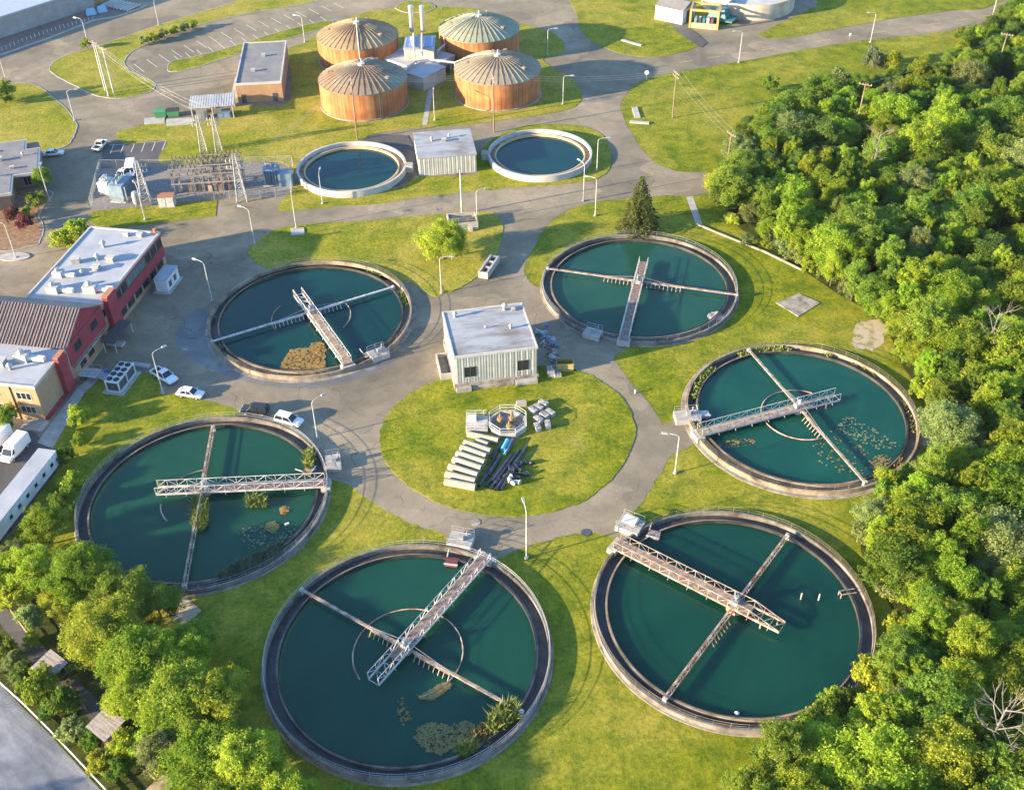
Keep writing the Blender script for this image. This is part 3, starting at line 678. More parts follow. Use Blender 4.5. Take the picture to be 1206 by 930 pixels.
# ------------------------------------------------------------------ digesters
def digester(px, dm, label, h=6.9, rr=11.15, rise=3.2, pipe_a=0.6):
    c = W(*px, h); t = thing('digester_tank', label, 'digester tank', (c.x, c.y, 0), rnd.random(), 'four rusty digester tanks')
    MB().lathe([(rr, 0), (rr, h)], 96).build('wall', RUSTWALL, t, smooth=True)
    MB().lathe([(rr + .35, 0), (rr + .35, .35), (rr + .001, .35)], 96).build('base_ring', CONC_DIRTY, t)
    roof = MB().lathe([(rr + .12, h - .12), (rr + .12, h + .02)] + [(rr * math.cos(q) , h + .02 + rise * (1 - ((rr * math.cos(q)) / rr) ** 1.9)) for q in [k * PI / 2 / 10 for k in range(1, 10)]] + [(.3, h + .02 + rise)], 96)
    n = 40; zz = lambda r_: h + .02 + rise * (1 - (max(r_, 0) / rr) ** 1.9)
    for k in range(n):
        a = 2 * PI * k / n; ca, sa = math.cos(a), math.sin(a); rs = [rr + .08, rr * .75, rr * .5, rr * .28, 1.2 if k % 2 else 4.0]
        for r0, r1 in zip(rs, rs[1:]):
            if r1 >= r0: continue
            w = .11; vs = []
            for r_ in (r0, r1):
                for s in (-w, w):
                    for dz in (-.05, .17): vs.append((r_ * ca - s * sa, r_ * sa + s * ca, zz(r_) + dz))
            roof.add(vs, [(0, 2, 3, 1), (1, 3, 7, 5), (0, 1, 5, 4), (2, 6, 7, 3), (4, 5, 7, 6)])
    roof.build('roof', dm, t, smooth=False)
    b = MB().cyl(0, 0, h + rise - .1, h + rise + .5, .9, 16); b.cyl(.2, .1, h + rise + .5, h + rise + 1.5, .2, 8); b.build('vent_cap', OFFWHITE, t)
    a = R(-62) - t.rotation_euler.z; l_ = MB(); ca, sa = math.cos(a), math.sin(a)
    for s_ in (-.3, .3): l_.tube((rr * 1.02 * ca - s_ * sa, rr * 1.02 * sa + s_ * ca, .2), (rr * 1.02 * ca - s_ * sa, rr * 1.02 * sa + s_ * ca, h + 1.1), .05, 4)
    for k in range(14): z_ = .5 + k * .5; l_.tube((rr * 1.02 * ca + .3 * sa, rr * 1.02 * sa - .3 * ca, z_), (rr * 1.02 * ca - .3 * sa, rr * 1.02 * sa + .3 * ca, z_), .035, 4)
    l_.build('ladder', DARKMETAL, t)
    b = MB()
    for k in range(3): q_ = a + .5 + k * 1.9; b.obox((rr * .72 * math.cos(q_), rr * .72 * math.sin(q_), zz(rr * .72) - .1), .9, .9, .5, q_)
    b.build('roof_hatch', RUSTY, t)
    p = MB(); a = pipe_a
    p.path([(rr * math.cos(a) * k, rr * math.sin(a) * k, zz(rr * k) + .5) for k in (1.04, .7, .4, .08)], .16, 6)
    p.tube((rr * 1.04 * math.cos(a), rr * 1.04 * math.sin(a), h + .5), (rr * 1.04 * math.cos(a), rr * 1.04 * math.sin(a), .5), .16, 6); p.build('gas_pipe', OFFWHITE, t)
    return t
digester((421, 41), DOME[0], 'rusty orange digester tank at the upper left of the four', pipe_a=4.4)
digester((564, 33), DOME[2], 'rusty digester tank with a pale green dome', pipe_a=3.2)
digester((427, 91), DOME[1], 'rusty digester tank with a half brown half teal dome', pipe_a=.4)
digester((586, 80), DOME[3], 'rusty digester tank with a brown ribbed dome next to the road', pipe_a=2.4)

# algae mats, reeds
ALGAE = M2('orange_algae', (.12, .085, .02), (.30, .17, .045), 1.6, .95, .3, .7, bmp=.6)
ALGAE_B = M2('brown_algae', (.10, .095, .03), (.22, .17, .055), 2.0, .95, .3, .7, bmp=.6)
ALGAE_G = M2('pale_green_scum', (.07, .12, .07), (.14, .20, .11), 1.2, .95)
REED = M2('reed_leaves', (.10, .15, .02), (.24, .26, .05), 1.4, .8)
REED_G = M2('grey_green_reeds', (.05, .10, .06), (.13, .18, .10), 1.2, .8)
def mat_of_algae(px, label, mat, z=ZW, flakes=0, n=5, name='algae_mat', solid=True):
    """floating mat: thick irregular raft with ragged edge and loose flakes round it"""
    P = ground_poly_z(px, z); b = MB(); r_ = random.Random(len(px) * 7 + int(px[0][0]))
    if solid:
        q = smoothpoly(P, 6); q = [(x + r_.gauss(0, .16), y + r_.gauss(0, .16)) for x, y in q]
        b.prism(q, z - .03, z + .05)
    cx = sum(p[0] for p in P) / len(P); cy = sum(p[1] for p in P) / len(P)
    xs = [p[0] for p in P]; ys = [p[1] for p in P]; k = 0; tries = 0
    if not solid: flakes = int(flakes * 2.6)
    while k < flakes and tries < flakes * 20:
        tries += 1
        x = r_.uniform(min(xs) - .3, max(xs) + .3); y = r_.uniform(min(ys) - .3, max(ys) + .3)
        if not inside(x, y, P): continue
        k += 1; s = r_.uniform(.05, .27) if not solid else r_.uniform(.15, .5); m_ = r_.randint(5, 7); a0 = r_.random() * 6
        b.prism([(x + s * r_.uniform(.6, 1.2) * math.cos(a0 + 2 * PI * j / m_), y + s * r_.uniform(.5, 1) * math.sin(a0 + 2 * PI * j / m_)) for j in range(m_)], z - .02, z + (.04 + r_.random() * .02 if not solid else .06 + r_.random() * .12))
    o = b.build(name, mat); return tag(o, label, 'algae mat', None, None if solid else 'stuff')
def ground_poly_z(px, z): return [tuple(W(x, y, z)[:2]) for x, y in px]
def inside(x, y, P):
    c = False; n = len(P); j = n - 1
    for i in range(n):
        if (P[i][1] > y) != (P[j][1] > y) and x < (P[j][0] - P[i][0]) * (y - P[i][1]) / (P[j][1] - P[i][1] + 1e-12) + P[i][0]: c = not c
        j = i
    return c
mat_of_algae([(331, 437), (334, 424), (344, 412), (362, 410), (370, 404), (381, 404), (383, 414), (381, 425), (383, 436), (370, 439), (348, 440)], 'orange brown algae mat against the lower rim of its tank', ALGAE, flakes=260)
mat_of_algae([(488, 868), (492, 855), (508, 850), (530, 853), (552, 848), (567, 862), (580, 862), (575, 878), (560, 880), (540, 876), (520, 888), (502, 884)], 'brown patch of broken algae at the lower side of the nearest tank', ALGAE_B, flakes=330, solid=False)
mat_of_algae([(493, 822), (505, 815), (522, 804), (532, 805), (524, 813), (508, 824)], 'narrow brown algae strip on the feed ring of the nearest tank', ALGAE_B, flakes=90)
mat_of_algae([(466, 826), (475, 820), (485, 845), (480, 856), (470, 850)], 'few loose algae flakes left of the strip in the nearest tank', ALGAE_B, flakes=16, solid=False)
mat_of_algae([(945, 530), (960, 520), (990, 500), (1035, 540), (1045, 555), (1015, 560), (985, 555), (965, 545)], 'scattered algae specks at the lower side of the tank at the wood edge', ALGAE_B, flakes=40, solid=False)
mat_of_algae([(1022, 548), (1035, 535), (1052, 538), (1048, 552), (1034, 560)], 'tan algae patch at the lower right rim of the tank at the wood edge', ALGAE_B, flakes=55, solid=False)
mat_of_algae([(980, 500), (1000, 490), (1030, 505), (1060, 525), (1040, 530), (1010, 520)], 'thin scum specks right of the walkway in the tank at the wood edge', ALGAE_G, flakes=60, solid=False)
mat_of_algae([(840, 522), (852, 518), (878, 516), (893, 520), (880, 525), (850, 528)], 'few brown flakes under the walkway of the tank at the wood edge', ALGAE, flakes=22, solid=False)
mat_of_algae([(834, 372), (840, 367), (850, 369), (849, 375), (838, 377)], 'pale grey scum patch at the right rim of the tank by the spruce', CONCRETE, flakes=20)
mat_of_algae([(313, 624), (316, 616), (324, 615), (328, 621), (322, 627)], 'tan algae clump beside the white foam block', ALGAE_B, flakes=50)
mat_of_algae([(330, 600), (336, 596), (340, 602), (334, 606)], 'small reddish algae clump below the level walkway', ALGAE, flakes=20)
mat_of_algae([(280, 625), (300, 615), (340, 625), (350, 615), (345, 640), (310, 650), (290, 645)], 'thin green scum specks in the tank by the parked cars', ALGAE_G, flakes=46, solid=False)
def reeds(px, h, nb, label, mat, z=ZW, sp=.35, name='reed_clump'):
    P = ground_poly_z(px, z); r_ = random.Random(int(px[0][0] * 3 + nb)); b = MB(); xs = [p[0] for p in P]; ys = [p[1] for p in P]; k = 0
    while k < nb:
        x = r_.uniform(min(xs), max(xs)); y = r_.uniform(min(ys), max(ys))
        if not inside(x, y, P): continue
        k += 1; a = r_.random() * PI; hh = h * r_.uniform(.5, 1.1); w = r_.uniform(.05, .11); lx, ly = r_.gauss(0, sp * hh), r_.gauss(0, sp * hh)
        dx, dy = math.cos(a) * w, math.sin(a) * w
        b.add([(x - dx, y - dy, z - .05), (x + dx, y + dy, z - .05), (x + dx * .8 + lx * .4, y + dy * .8 + ly * .4, z + hh * .6), (x - dx * .8 + lx * .4, y - dy * .8 + ly * .4, z + hh * .6), (x + lx, y + ly, z + hh)], [(0, 1, 2, 3), (3, 2, 4)])
    return tag(b.build(name, mat), label, 'reeds')
reeds([(227, 595), (234, 586), (243, 590), (246, 605), (244, 620), (236, 628), (228, 622)], 1.5, 900, 'clump of yellow green reeds on the rusty crossing arm', REED)
reeds([(289, 590), (300, 586), (314, 590), (314, 598), (292, 598)], 1.3, 500, 'tuft of reeds under the middle of the level walkway', REED)
reeds([(358, 538), (366, 532), (370, 545), (366, 556), (359, 550)], 1.5, 420, 'bright green reeds at the rim scum box', REED)
reeds([(184, 575), (190, 570), (196, 576), (190, 582)], .9, 160, 'small reeds at the far end of the level walkway', REED)
reeds([(248, 683), (270, 670), (300, 655), (328, 640), (338, 645), (322, 660), (290, 674), (262, 684)], 1.0, 1500, 'long pale green reed belt along the lower rim of its tank', REED_G)
reeds([(574, 850), (585, 838), (600, 828), (612, 838), (606, 850), (590, 862), (578, 866)], 1.8, 900, 'bright yellow green reeds at the lower right rim of the nearest tank', REED)
reeds([(536, 886), (545, 878), (560, 878), (562, 884), (548, 892), (538, 892)], 1.3, 420, 'low green reed tuft below the brown algae', REED)
reeds([(556, 866), (566, 852), (578, 858), (574, 874), (562, 878)], .8, 300, 'brownish reeds between the algae and the bright reeds', ALGAE_B)
# weeds in the rim channel of the wood edge tank
def ringweeds(i, a0, a1, n, h, label, mat):
    b = MB(); r_ = random.Random(i * 31 + n); c = TC[i]
    for k in range(n):
        a = R(r_.uniform(a0, a1)); rr = r_.uniform(17.4, 18.35); x, y = c.x + rr * math.cos(a), c.y + rr * math.sin(a)
        if math.sin(a * 7 + i) < -.3: continue
        hh = h * r_.uniform(.4, 1.1); w = r_.uniform(.06, .14); t = r_.random() * PI; dx, dy = math.cos(t) * w, math.sin(t) * w; lx, ly = r_.gauss(0, .25), r_.gauss(0, .25)
        b.add([(x - dx, y - dy, .05), (x + dx, y + dy, .05), (x + dx + lx, y + dy + ly, .1 + hh), (x - dx + lx, y - dy + ly, .1 + hh)], [(0, 1, 2, 3)])
    o = b.build('channel_weeds', mat); tag(o, label, 'weeds', None, 'stuff')
ringweeds(2, 60, 200, 1700, .8, 'weeds growing in the rim channel of the tank at the wood edge', REED)
ringweeds(2, -60, 50, 700, .5, 'sparse brown weeds in the right rim channel of the tank at the wood edge', ALGAE_B)
ringweeds(0, 10, 60, 350, .6, 'weeds in the right rim channel of the algae mat tank', REED)
ringweeds(0, 180, 215, 200, .9, 'weeds in the left rim channel of the algae mat tank', REED_G)
# ================================================================== buildings
def window(parent, x, y, z, w, h, face='-y', frame=OFFWHITE, glass=GLASS, panes=2, name='window'):
    """window set in a wall: frame proud of the wall, glass inside it. (x,y,z) = centre of its bottom edge"""
    f = MB(); t = .08
    def bar(u0, v0, u1, v1, d0, d1):
        if face == '-y': f.box(x + u0, y - d1, z + v0, x + u1, y - d0, z + v1)
        elif face == '+x': f.box(x + d0, y + u0, z + v0, x + d1, y + u1, z + v1)
    bar(-w / 2, 0, w / 2, t, 0, .07); bar(-w / 2, h - t, w / 2, h, 0, .07); bar(-w / 2, t, -w / 2 + t, h - t, 0, .07); bar(w / 2 - t, t, w / 2, h - t, 0, .07)
    for k in range(1, panes): u = -w / 2 + w * k / panes; bar(u - .04, t, u + .04, h - t, 0, .06)
    o = f.build(name, frame, parent)
    f = MB(); bar(-w / 2 + t, t, w / 2 - t, h - t, .003, .03); f.build('pane', glass, o)
    return o
def roofvent(parent_name, p, rz, label, kind=0, s=1.0):
    t = thing(parent_name, label, 'roof vent', p, rz)
    if kind == 0:
        MB().box(-.6 * s, -.5 * s, 0, .6 * s, .5 * s, .8 * s).build('housing', GALV, t, bevel=.03); MB().box(-.7 * s, -.6 * s, .803 * s, .7 * s, .6 * s, .9 * s).build('hood', OFFWHITE, t)
    elif kind == 1:
        MB().cyl(0, 0, 0, .7 * s, .22 * s, 10).build('stack', GALV, t); MB().cyl(0, 0, .703 * s, 1.1 * s, .42 * s, 12, .1).build('hood', GALV, t)
    elif kind == 2:
        MB().box(-.9 * s, -.8 * s, 0, .9 * s, .8 * s, 1.1 * s).build('housing', OFFWHITE, t); MB().box(.903 * s, -.4 * s, .2 * s, 3.2 * s, .3 * s, .75 * s).build('duct', WHITE, t)
        MB().cyl(-.1, 0, 1.102 * s, 1.7 * s, .5 * s, 12, .35).build('fan_cowl', GALV, t)
    return t

# ---- control building in the ring
A = W(537, 459); rz = R(10.5)
t = thing('control_building', 'pale ribbed control building with flat stained roof above the ring lawn', 'building', A, rz)
w_, d_, h_ = 14.3, 13.4, 7.0
MB().box(0, 0, 1.25, w_, d_, h_).build('wall', SHEET, t)
MB().box(-.25, -.25, 0, w_ + .25, d_ + .2, 1.247).build('plinth', CONC_DIRTY, t)
MB().box(0.003, -1.1, 0, 2.6, -.253, .9).build('plinth_step', CONC_DIRTY, t); MB().box(10.4, -1.2, 0, 14.2, -.253, .75).build('plinth_step', CONCRETE, t); MB().box(2.8, -.75, 0, 10.2, -.253, .6).build('plinth_step', CONC_DIRTY, t)
rf = MB().box(.1, .1, h_ + .003, w_ - .1, d_ - .1, h_ + .06).build('roof', MEMB_STAIN, t)
e = MB(); e.box(-.15, -.15, h_ - .28, w_ + .15, .12, h_ + .2); e.box(-.15, d_ - .12, h_ - .28, w_ + .15, d_ + .15, h_ + .2); e.box(-.15, .123, h_ - .28, .12, d_ - .123, h_ + .2); e.box(w_ - .12, .123, h_ - .28, w_ + .15, d_ - .123, h_ + .2)
e.build('parapet', OFFWHITE, rf)
ribs = MB()
for k in range(29):
    x = .25 + k * .49
    if 1.3 < x < 4.0 or 10.5 < x < 13.2: ribs.box(x, -.04, 4.7, x + .22, -.003, h_ - .3); ribs.box(x, -.07, 1.3, x + .22, -.003, 2.35)
    else: ribs.box(x, -.04, 1.3, x + .22, -.003, h_ - .3)
for k in range(26): y = .3 + k * .5; ribs.box(w_ + .003, y, 1.3, w_ + .07, y + .22, h_ - .3); ribs.box(-.07, y, 1.3, -.003, y + .22, h_ - .3)
ribs.build('cladding_rib', SHEET, t)
window(t, 2.65, 0, 2.5, 2.1, 2.1, frame=DARKMETAL); window(t, 11.85, 0, 2.5, 2.1, 2.1, frame=DARKMETAL)
b = MB().box(-2.2, 3.0, 0, -.253, 9.2, .3); b.box(-2.2, 3.0, .3, -2.0, 9.2, 1.4); b.box(-2.0, 3.0, .3, -.253, 3.2, 1.4); b.box(-2.0, 9.0, .3, -.253, 9.2, 1.4); b.build('stairwell', CONC_LIGHT, t)
MB().box(-1.99, 3.21, .31, -.26, 8.99, .33).build('stairwell_floor', GRAVEL, t)
rm = Matrix.Translation(A) @ Matrix.Rotation(rz, 4, 'Z')
loc = lambda x, y, z: rm @ Vector((x, y, z))
roofvent('roof_vent', loc(1.9, 11.6, h_ + .06), rz, 'small white stack vent at the far left corner of the control building roof', 1, 1.2)
roofvent('roof_vent', loc(10.9, 12.0, h_ + .06), rz, 'white stack vent at the far edge of the control building roof', 1, 1.4)
roofvent('roof_vent', loc(10.9, 6.2, h_ + .06), rz, 'small orange tinted vent in the right half of the control building roof', 1, .9)
roofvent('roof_hatch', loc(12.4, 11.6, h_ + .06), rz, 'low grey hatch by the far right corner of the control building roof', 0, .55)
roofvent('roof_vent', loc(6.6, 7.2, h_ + .06), rz, 'tiny dark pipe vent near the middle of the control building roof', 1, .5)

# ---- white ribbed building between the small tanks
A = W(494, 208); rz = R(8)
t = thing('pump_house', 'low pale ribbed building between the two small white walled tanks', 'building', A, rz)
MB().box(0, 0, 0, 13.2, 13, 4.4).build('wall', SHEET, t); MB().box(-.15, -.15, 4.403, 13.35, 13.15, 4.65).build('roof', MEMB_STAIN, t)
ribs = MB()
for k in range(26): ribs.box(.2 + k * .5, -.035, .05, .42 + k * .5, -.003, 4.38)
ribs.build('cladding_rib', SHEET, t)
rm = Matrix.Translation(A) @ Matrix.Rotation(rz, 4, 'Z')
for x, y, k, s, l in ((3.8, 8, 1, 1.1, 'left of the two stack vents on the low pale building roof'), (6.6, 7.4, 0, .8, 'dark square vent on the low pale building roof'), (8, 9, 1, 1.0, 'right of the two stack vents on the low pale building roof')):
    roofvent('roof_vent', rm @ Vector((x, y, 4.65)), rz, l, k, s)

# ---- brick building, open shed
A = W(281, 122); rz = R(6)
t = thing('brick_building', 'long tan brick building with flat grey roof left of the digesters', 'building', A, rz)
MB().box(0, 0, 0, 11.6, 28, 5.0).build('wall', TAN_BRICK, t)
rf = MB().box(.25, .25, 5.003, 11.35, 27.75, 5.1).build('roof', BITUMEN, t)
e = MB().box(-.1, -.1, 4.75, 11.7, .25, 5.35); e.box(-.1, .253, 4.75, .25, 28.1, 5.35); e.box(11.35, .253, 4.75, 11.7, 28.1, 5.35); e.box(.253, 27.8, 4.75, 11.347, 28.1, 5.35); e.build('parapet', OFFWHITE, rf)
for x in (1.6, 9.6): 
    d = MB().box(x - .6, -.06, .02, x + .6, -.003, 2.3).build('door', DARKMETAL, t); MB().cyl(x + .4, -.1, 1.0, 1.12, .05, 6).build('handle', GALV, d)
for y in (4, 10, 16, 22): window(t, 11.6, y, 1.8, 1.6, 1.6, '+x')
MB().box(-2.2, 3, 0, -.003, 16, .5).build('loading_step', CONCRETE, t)
rm = Matrix.Translation(A) @ Matrix.Rotation(rz, 4, 'Z')
roofvent('roof_vent', rm @ Vector((6, 18, 5.1)), rz, 'low vent in the middle of the tan brick building roof', 0, .8)
roofvent('roof_vent', rm @ Vector((4, 8, 5.1)), rz, 'low vent near the front of the tan brick building roof', 0, .8)
A = W(228, 143); rz = R(9)
t = thing('open_shed', 'open sided shed with white ribbed roof beside the green bins', 'shed', A, rz)
MB().box(-.5, -.4, 3.5, 10.6, 7.2, 3.62).build('roof', OFFWHITE, t)
r_ = MB()
for k in range(18): r_.box(-.4 + k * .63, -.4, 3.623, -.25 + k * .63, 7.2, 3.66)
r_.build('roof_rib', OFFWHITE, t)
for x in (0, 5, 10):
    for y in (0, 6.8): MB().box(x - .12, y - .12, 0, x + .12, y + .12, 3.5).build('post', STEEL, t)
MB().box(0, 6.92, .2, 10, 7.05, 3.3).build('back_wall', GREY_BLOCK, t)
rm = Matrix.Translation(A) @ Matrix.Rotation(rz, 4, 'Z')
def cabinet(p, rz, s, label, mat, name='equipment_cabinet'):
    t = thing(name, label, 'cabinet', p, rz); sx, sy, sz = s
    MB().box(-sx / 2, -sy / 2, .12, sx / 2, sy / 2, sz).build('housing', mat, t, bevel=.04); MB().box(-sx / 2 - .1, -sy / 2 - .1, 0, sx / 2 + .1, sy / 2 + .1, .118).build('base', CONCRETE, t)
    MB().box(-sx / 2 - .06, -sy / 2 - .06, sz + .002, sx / 2 + .06, sy / 2 + .06, sz + .09).build('lid', mat, t)
    for k in (-1, 1): MB().box(k * sx / 4 - sx * .2, -sy / 2 - .04, .3, k * sx / 4 + sx * .2, -sy / 2 - .003, sz - .15).build('door', mat, t)
    return t
cabinet(rm @ Vector((2.2, 1.6, 0)), rz, (2.6, 1.8, 2.0), 'grey equipment cabinet under the left half of the open shed', GALV)
cabinet(rm @ Vector((7.6, 1.2, 0)), rz, (3.2, 2.2, 1.6), 'pale blue equipment cabinet under the right half of the open shed', BLUEGREY)

# ---- digester gallery
A = W(502, 100); rz = R(35)
t = thing('gallery_building', 'flat roofed pump gallery between the four digester tanks with two silver stacks', 'building', (A.x, A.y, 0), 0)
def bx(name, c, sx, sy, z0, z1, rz_, mat, parent=t, **k):
    b = MB(); b.obox((c.x - A.x, c.y - A.y, z0), sx, sy, z1 - z0, rz_); return b.build(name, mat, parent, **k)
c1 = W(499, 82, 3.6); c2 = W(492, 60, 5.0); c3 = W(494, 47, 7.5)
bx('front_block', c1, 7.5, 9.0, 0, 3.6, R(-38), OFFWHITE); bx('front_roof', c1, 7.9, 9.4, 3.603, 3.8, R(-38), MEMBRANE)
bx('middle_block', c2, 15.0, 13.0, 0, 3.3, R(-38), CONC_LIGHT); bx('middle_roof', c2, 15.3, 13.3, 3.303, 3.5, R(-38), MEMBRANE)
bx('side_block', W(480, 72, 3.3), 6.0, 8.0, 0, 3.0, R(30), OFFWHITE)
bx('tall_block', c3, 8.0, 9.0, 0, 6.6, R(0), OFFWHITE); bx('tall_roof', c3, 8.3, 9.3, 6.603, 6.85, R(0), MEMBRANE)
for s in (-1, 1):
    p = Vector((c3.x + s * 2.0, c3.y, 0)); b = MB(); b.obox((p.x - A.x, p.y - A.y, 6.852), 3.2, 7.6, .2, 0); b.build('blue_roof_panel', plain('blue_panel', (.10, .17, .36), .25), t)
wv = MB(); d = Vector((math.cos(R(-128)), math.sin(R(-128)), 0)); q = c1 + d * 3.78 - Vector((A.x, A.y, 0)); wv.obox((q.x, q.y, 1.0), .1, 2.0, 1.8, R(-128)); wv.build('dark_opening', GLASS, t)
for px in ((485, 33), (498, 33)):
    p = W(*px, 7); b = MB().cyl(p.x - A.x, p.y - A.y, 6.0, 12.8, .62, 14); b.cyl(p.x - A.x, p.y - A.y, 12.8, 13.2, .75, 14, .5); b.build('stack', plain('silver_stack', (.62, .62, .62), .3, .6), t, smooth=True)
pp = MB()
for a, b_, z in (((470, 88), (490, 72), 4.3), ((505, 70), (535, 74), 4.4), ((490, 72), (505, 70), 4.4), ((497, 60), (497, 40), 7.4), ((488, 62), (487, 40), 7.4), ((462, 92), (480, 80), 2.5), ((515, 60), (540, 40), 5)):
    u, v = W(*a, z), W(*b_, z); pp.tube(u - A + Vector((0, 0, 0)), v - A, .28, 8); pp.tube(u - A, (u.x - A.x, u.y - A.y, z - 1.5), .22, 8)
pp.build('roof_pipe', OFFWHITE, t)
ds = MB()
for k, px in enumerate(((466, 90), (470, 84), (520, 78), (526, 82), (533, 76), (462, 76))): p = W(*px, 1); ds.obox((p.x - A.x, p.y - A.y, .3), 1.0 + .3 * (k % 2), .8, 1.6, k); ds.cyl(p.x - A.x + .6, p.y - A.y, 0, 2.4, .3, 8)
ds.build('valve_cluster', DARKMETAL, t)

# ---- left grey roofed building
A = W(48, 232); rz = R(107 - 90)
t = thing('office_building', 'grey roofed low brick office building at the left edge', 'building', A, rz)
MB().box(-22, 6.0, 0, 0, 21, 3.7).build('wall', BROWN_BRICK, t); MB().box(-22, -4, 0, -5.5, 5.997, 3.7).build('front_wing', BROWN_BRICK, t)
rf = MB().prism([(-22.5, -4.8), (-4.8, -4.8), (-4.8, 3.6), (.6, 3.6), (.6, 16.5), (-2.5, 16.5), (-2.5, 22), (-22.5, 22)], 3.703, 4.3).build('fascia', OFFWHITE, t)
MB().prism([(-22.4, -4.4), (-5.2, -4.4), (-5.2, 4.0), (.2, 4.0), (.2, 16.1), (-2.9, 16.1), (-2.9, 21.6), (-22.4, 21.6)], 4.303, 4.38).build('roof', BITUMEN, t)
window(t, -9, -4, 1.0, 2.4, 1.6); window(t, -13, -4, 1.0, 2.4, 1.6); window(t, -2.6, 6, .3, 1.6, 2.2); window(t, 0, 10, 1.0, 2.0, 1.6, '+x'); window(t, -5.5, 1, 1.0, 2.2, 1.6, '+x')
rm = Matrix.Translation(A) @ Matrix.Rotation(rz, 4, 'Z')
for k, (x, y, kd, s, l) in enumerate(((-8, 12, 0, 1.0, 'square vent in the middle of the grey office roof'), (-5, 7, 0, .7, 'small white vent near the front of the grey office roof'), (-9, 4, 1, 1.0, 'stack vent by the front edge of the grey office roof'), (-3, 13, 1, .9, 'stack vent near the right edge of the grey office roof'), (-11, 17, 0, .8, 'vent at the far end of the grey office roof'))):
    roofvent('roof_vent', rm @ Vector((x, y, 4.38)), rz, l, kd, s)

# ---- warehouse top left
Bp = W(0, 46); Cp = W(112, 9); rz = ang(Bp, Cp)
t = thing('warehouse', 'long grey warehouse with pale roof at the top left corner', 'building', (Bp.x, Bp.y, 0), rz)
L_ = (Cp - Bp).length
MB().box(-40, 0, 0, L_, 40, 5.6).build('wall', GREY_BLOCK, t); MB().box(-40.3, -.4, 5.603, L_ + .3, 40.3, 6.1).build('roof', plain('blue_grey_roof', (.34, .38, .42), .5), t)
MB().box(L_ + .003, 2, 0, L_ + 6, 20, 4.0).build('annexe', TAN_BRICK, t); MB().box(L_ + .3, 1.7, 4.003, L_ + 6.3, 20.3, 4.3).build('annexe_roof', OFFWHITE, t)
structure('yard', MB().poly(ground_poly([(-40, 80), (0, 66), (60, 45), (110, 25), (140, 18), (160, 6), (112, 6), (0, 42), (-40, 56)]), 0.05), M2('red_brown_gravel', (.16, .10, .08), (.24, .16, .13), .6, .95), 'reddish gravel strip along the warehouse')
post = None
for k in range(24):
    u = k / 23; q = (-2 + 112 * u, 62 - 38 * u - 3 * math.sin(u * PI)); p = W(*q)
    if post is None:
        post = thing('white_post', 'short white post in the row along the warehouse yard', 'post', p, 0, 'white posts along the warehouse yard')
        MB().cyl(0, 0, 0, 1.0, .08, 8).build('shaft', WHITE, post); MB().cyl(0, 0, 1.0, 1.06, .11, 8, .05).build('cap', WHITE, post)
    else: dup(post, p, 0)
wall_line([(-40, 80), (0, 66), (60, 45), (110, 25), (140, 20), (172, 8)], .35, .4, 'low_kerb_wall', 'low pale kerb wall along the warehouse yard', 'wall', CONC_LIGHT)
for q, l in (((108, 18), 'blue wrapped bale left of its twin beside the warehouse yard kerb'), ((121, 15), 'blue wrapped bale right of its twin beside the warehouse yard kerb')):
    p = W(*q); t = thing('wrapped_bale', l, 'bale', p, .4); b = MB().frustum((-1.6, 1.6, -1, 1), (-1.2, 1.2, -.7, .7), .15, 2.0); b.build('cover', plain('blue_sheet', (.25, .45, .62), .5), t, bevel=.2); MB().box(-1.5, -.9, 0, 1.5, .9, .147).build('pallet', WOOD, t)
p = W(142, 8); t = thing('pipe_rack', 'rack of pale pipes on the paving behind the warehouse annexe', 'rack', p, R(-28))
for k in range(9): MB().tube((-5 + k * 1.3, -3, .5), (-5 + k * 1.3, 3, .5), .3, 8).build('pipe', OFFWHITE, t)
MB().box(-6, -2.2, 0, 6.5, -1.9, .2).build('bearer', WOOD, t); MB().box(-6, 1.9, 0, 6.5, 2.2, .2).build('bearer', WOOD, t)

# ---- red building complex
A = Vector((-74.0, 161.1, 0)); rz = R(-10)
rm = Matrix.Translation(A) @ Matrix.Rotation(rz, 4, 'Z'); LR = lambda x, y, z=0: rm @ Vector((x, y, z))
t = thing('red_building', 'red clad two storey building with white flat roof and roof vents', 'building', A, rz)
MB().box(-14.6, 0.003, 0, 0, 25.7, 7.4).build('wall', TAN_BRICK, t)
rf = MB().box(-14.4, .2, 7.403, -.2, 25.5, 7.5).build('roof', MEMBRANE, t)
e = MB().box(-.25, 0.05, 7.2, .14, 25.85, 7.72); e.box(-14.75, .05, 7.2, -14.4, 25.85, 7.72); e.box(-14.397, 25.5, 7.2, -.253, 25.85, 7.72); e.build('parapet', OFFWHITE, rf)
MB().box(.003, 4.4, 2.55, .16, 25.7, 4.7).build('red_band', BRICKRED, t); MB().box(.003, 4.4, 6.75, .16, 25.7, 7.19).build('red_fascia', BRICKRED, t)
for k in range(8): window(t, 0, 6.2 + 2.6 * k, 4.8, 2.3, 1.85, '+x', DARKMETAL, GLASS_G if 2 <= k <= 4 else GLASS, 2)
for k in range(6): window(t, 0, 6.5 + 3.3 * k, 1.0, 2.7, 1.45, '+x', DARKMETAL, GLASS, 2)
MB().box(.003, 1.0, 0, 1.1, 4.2, 8.6).build('red_pilaster', BRICKRED, t)
MB().box(-.003, .95, 8.603, 1.15, 4.25, 8.75).build('pilaster_cap', plain('orange_brick_cap', (.40, .17, .09), .8), t)
d = MB().box(.003, -.2 + .3, .02, .09, .9, 2.3).build('door', DARKMETAL, t)
window(t, 0, .55, 4.8, .8, 1.6, '+x', DARKMETAL, GLASS, 1)
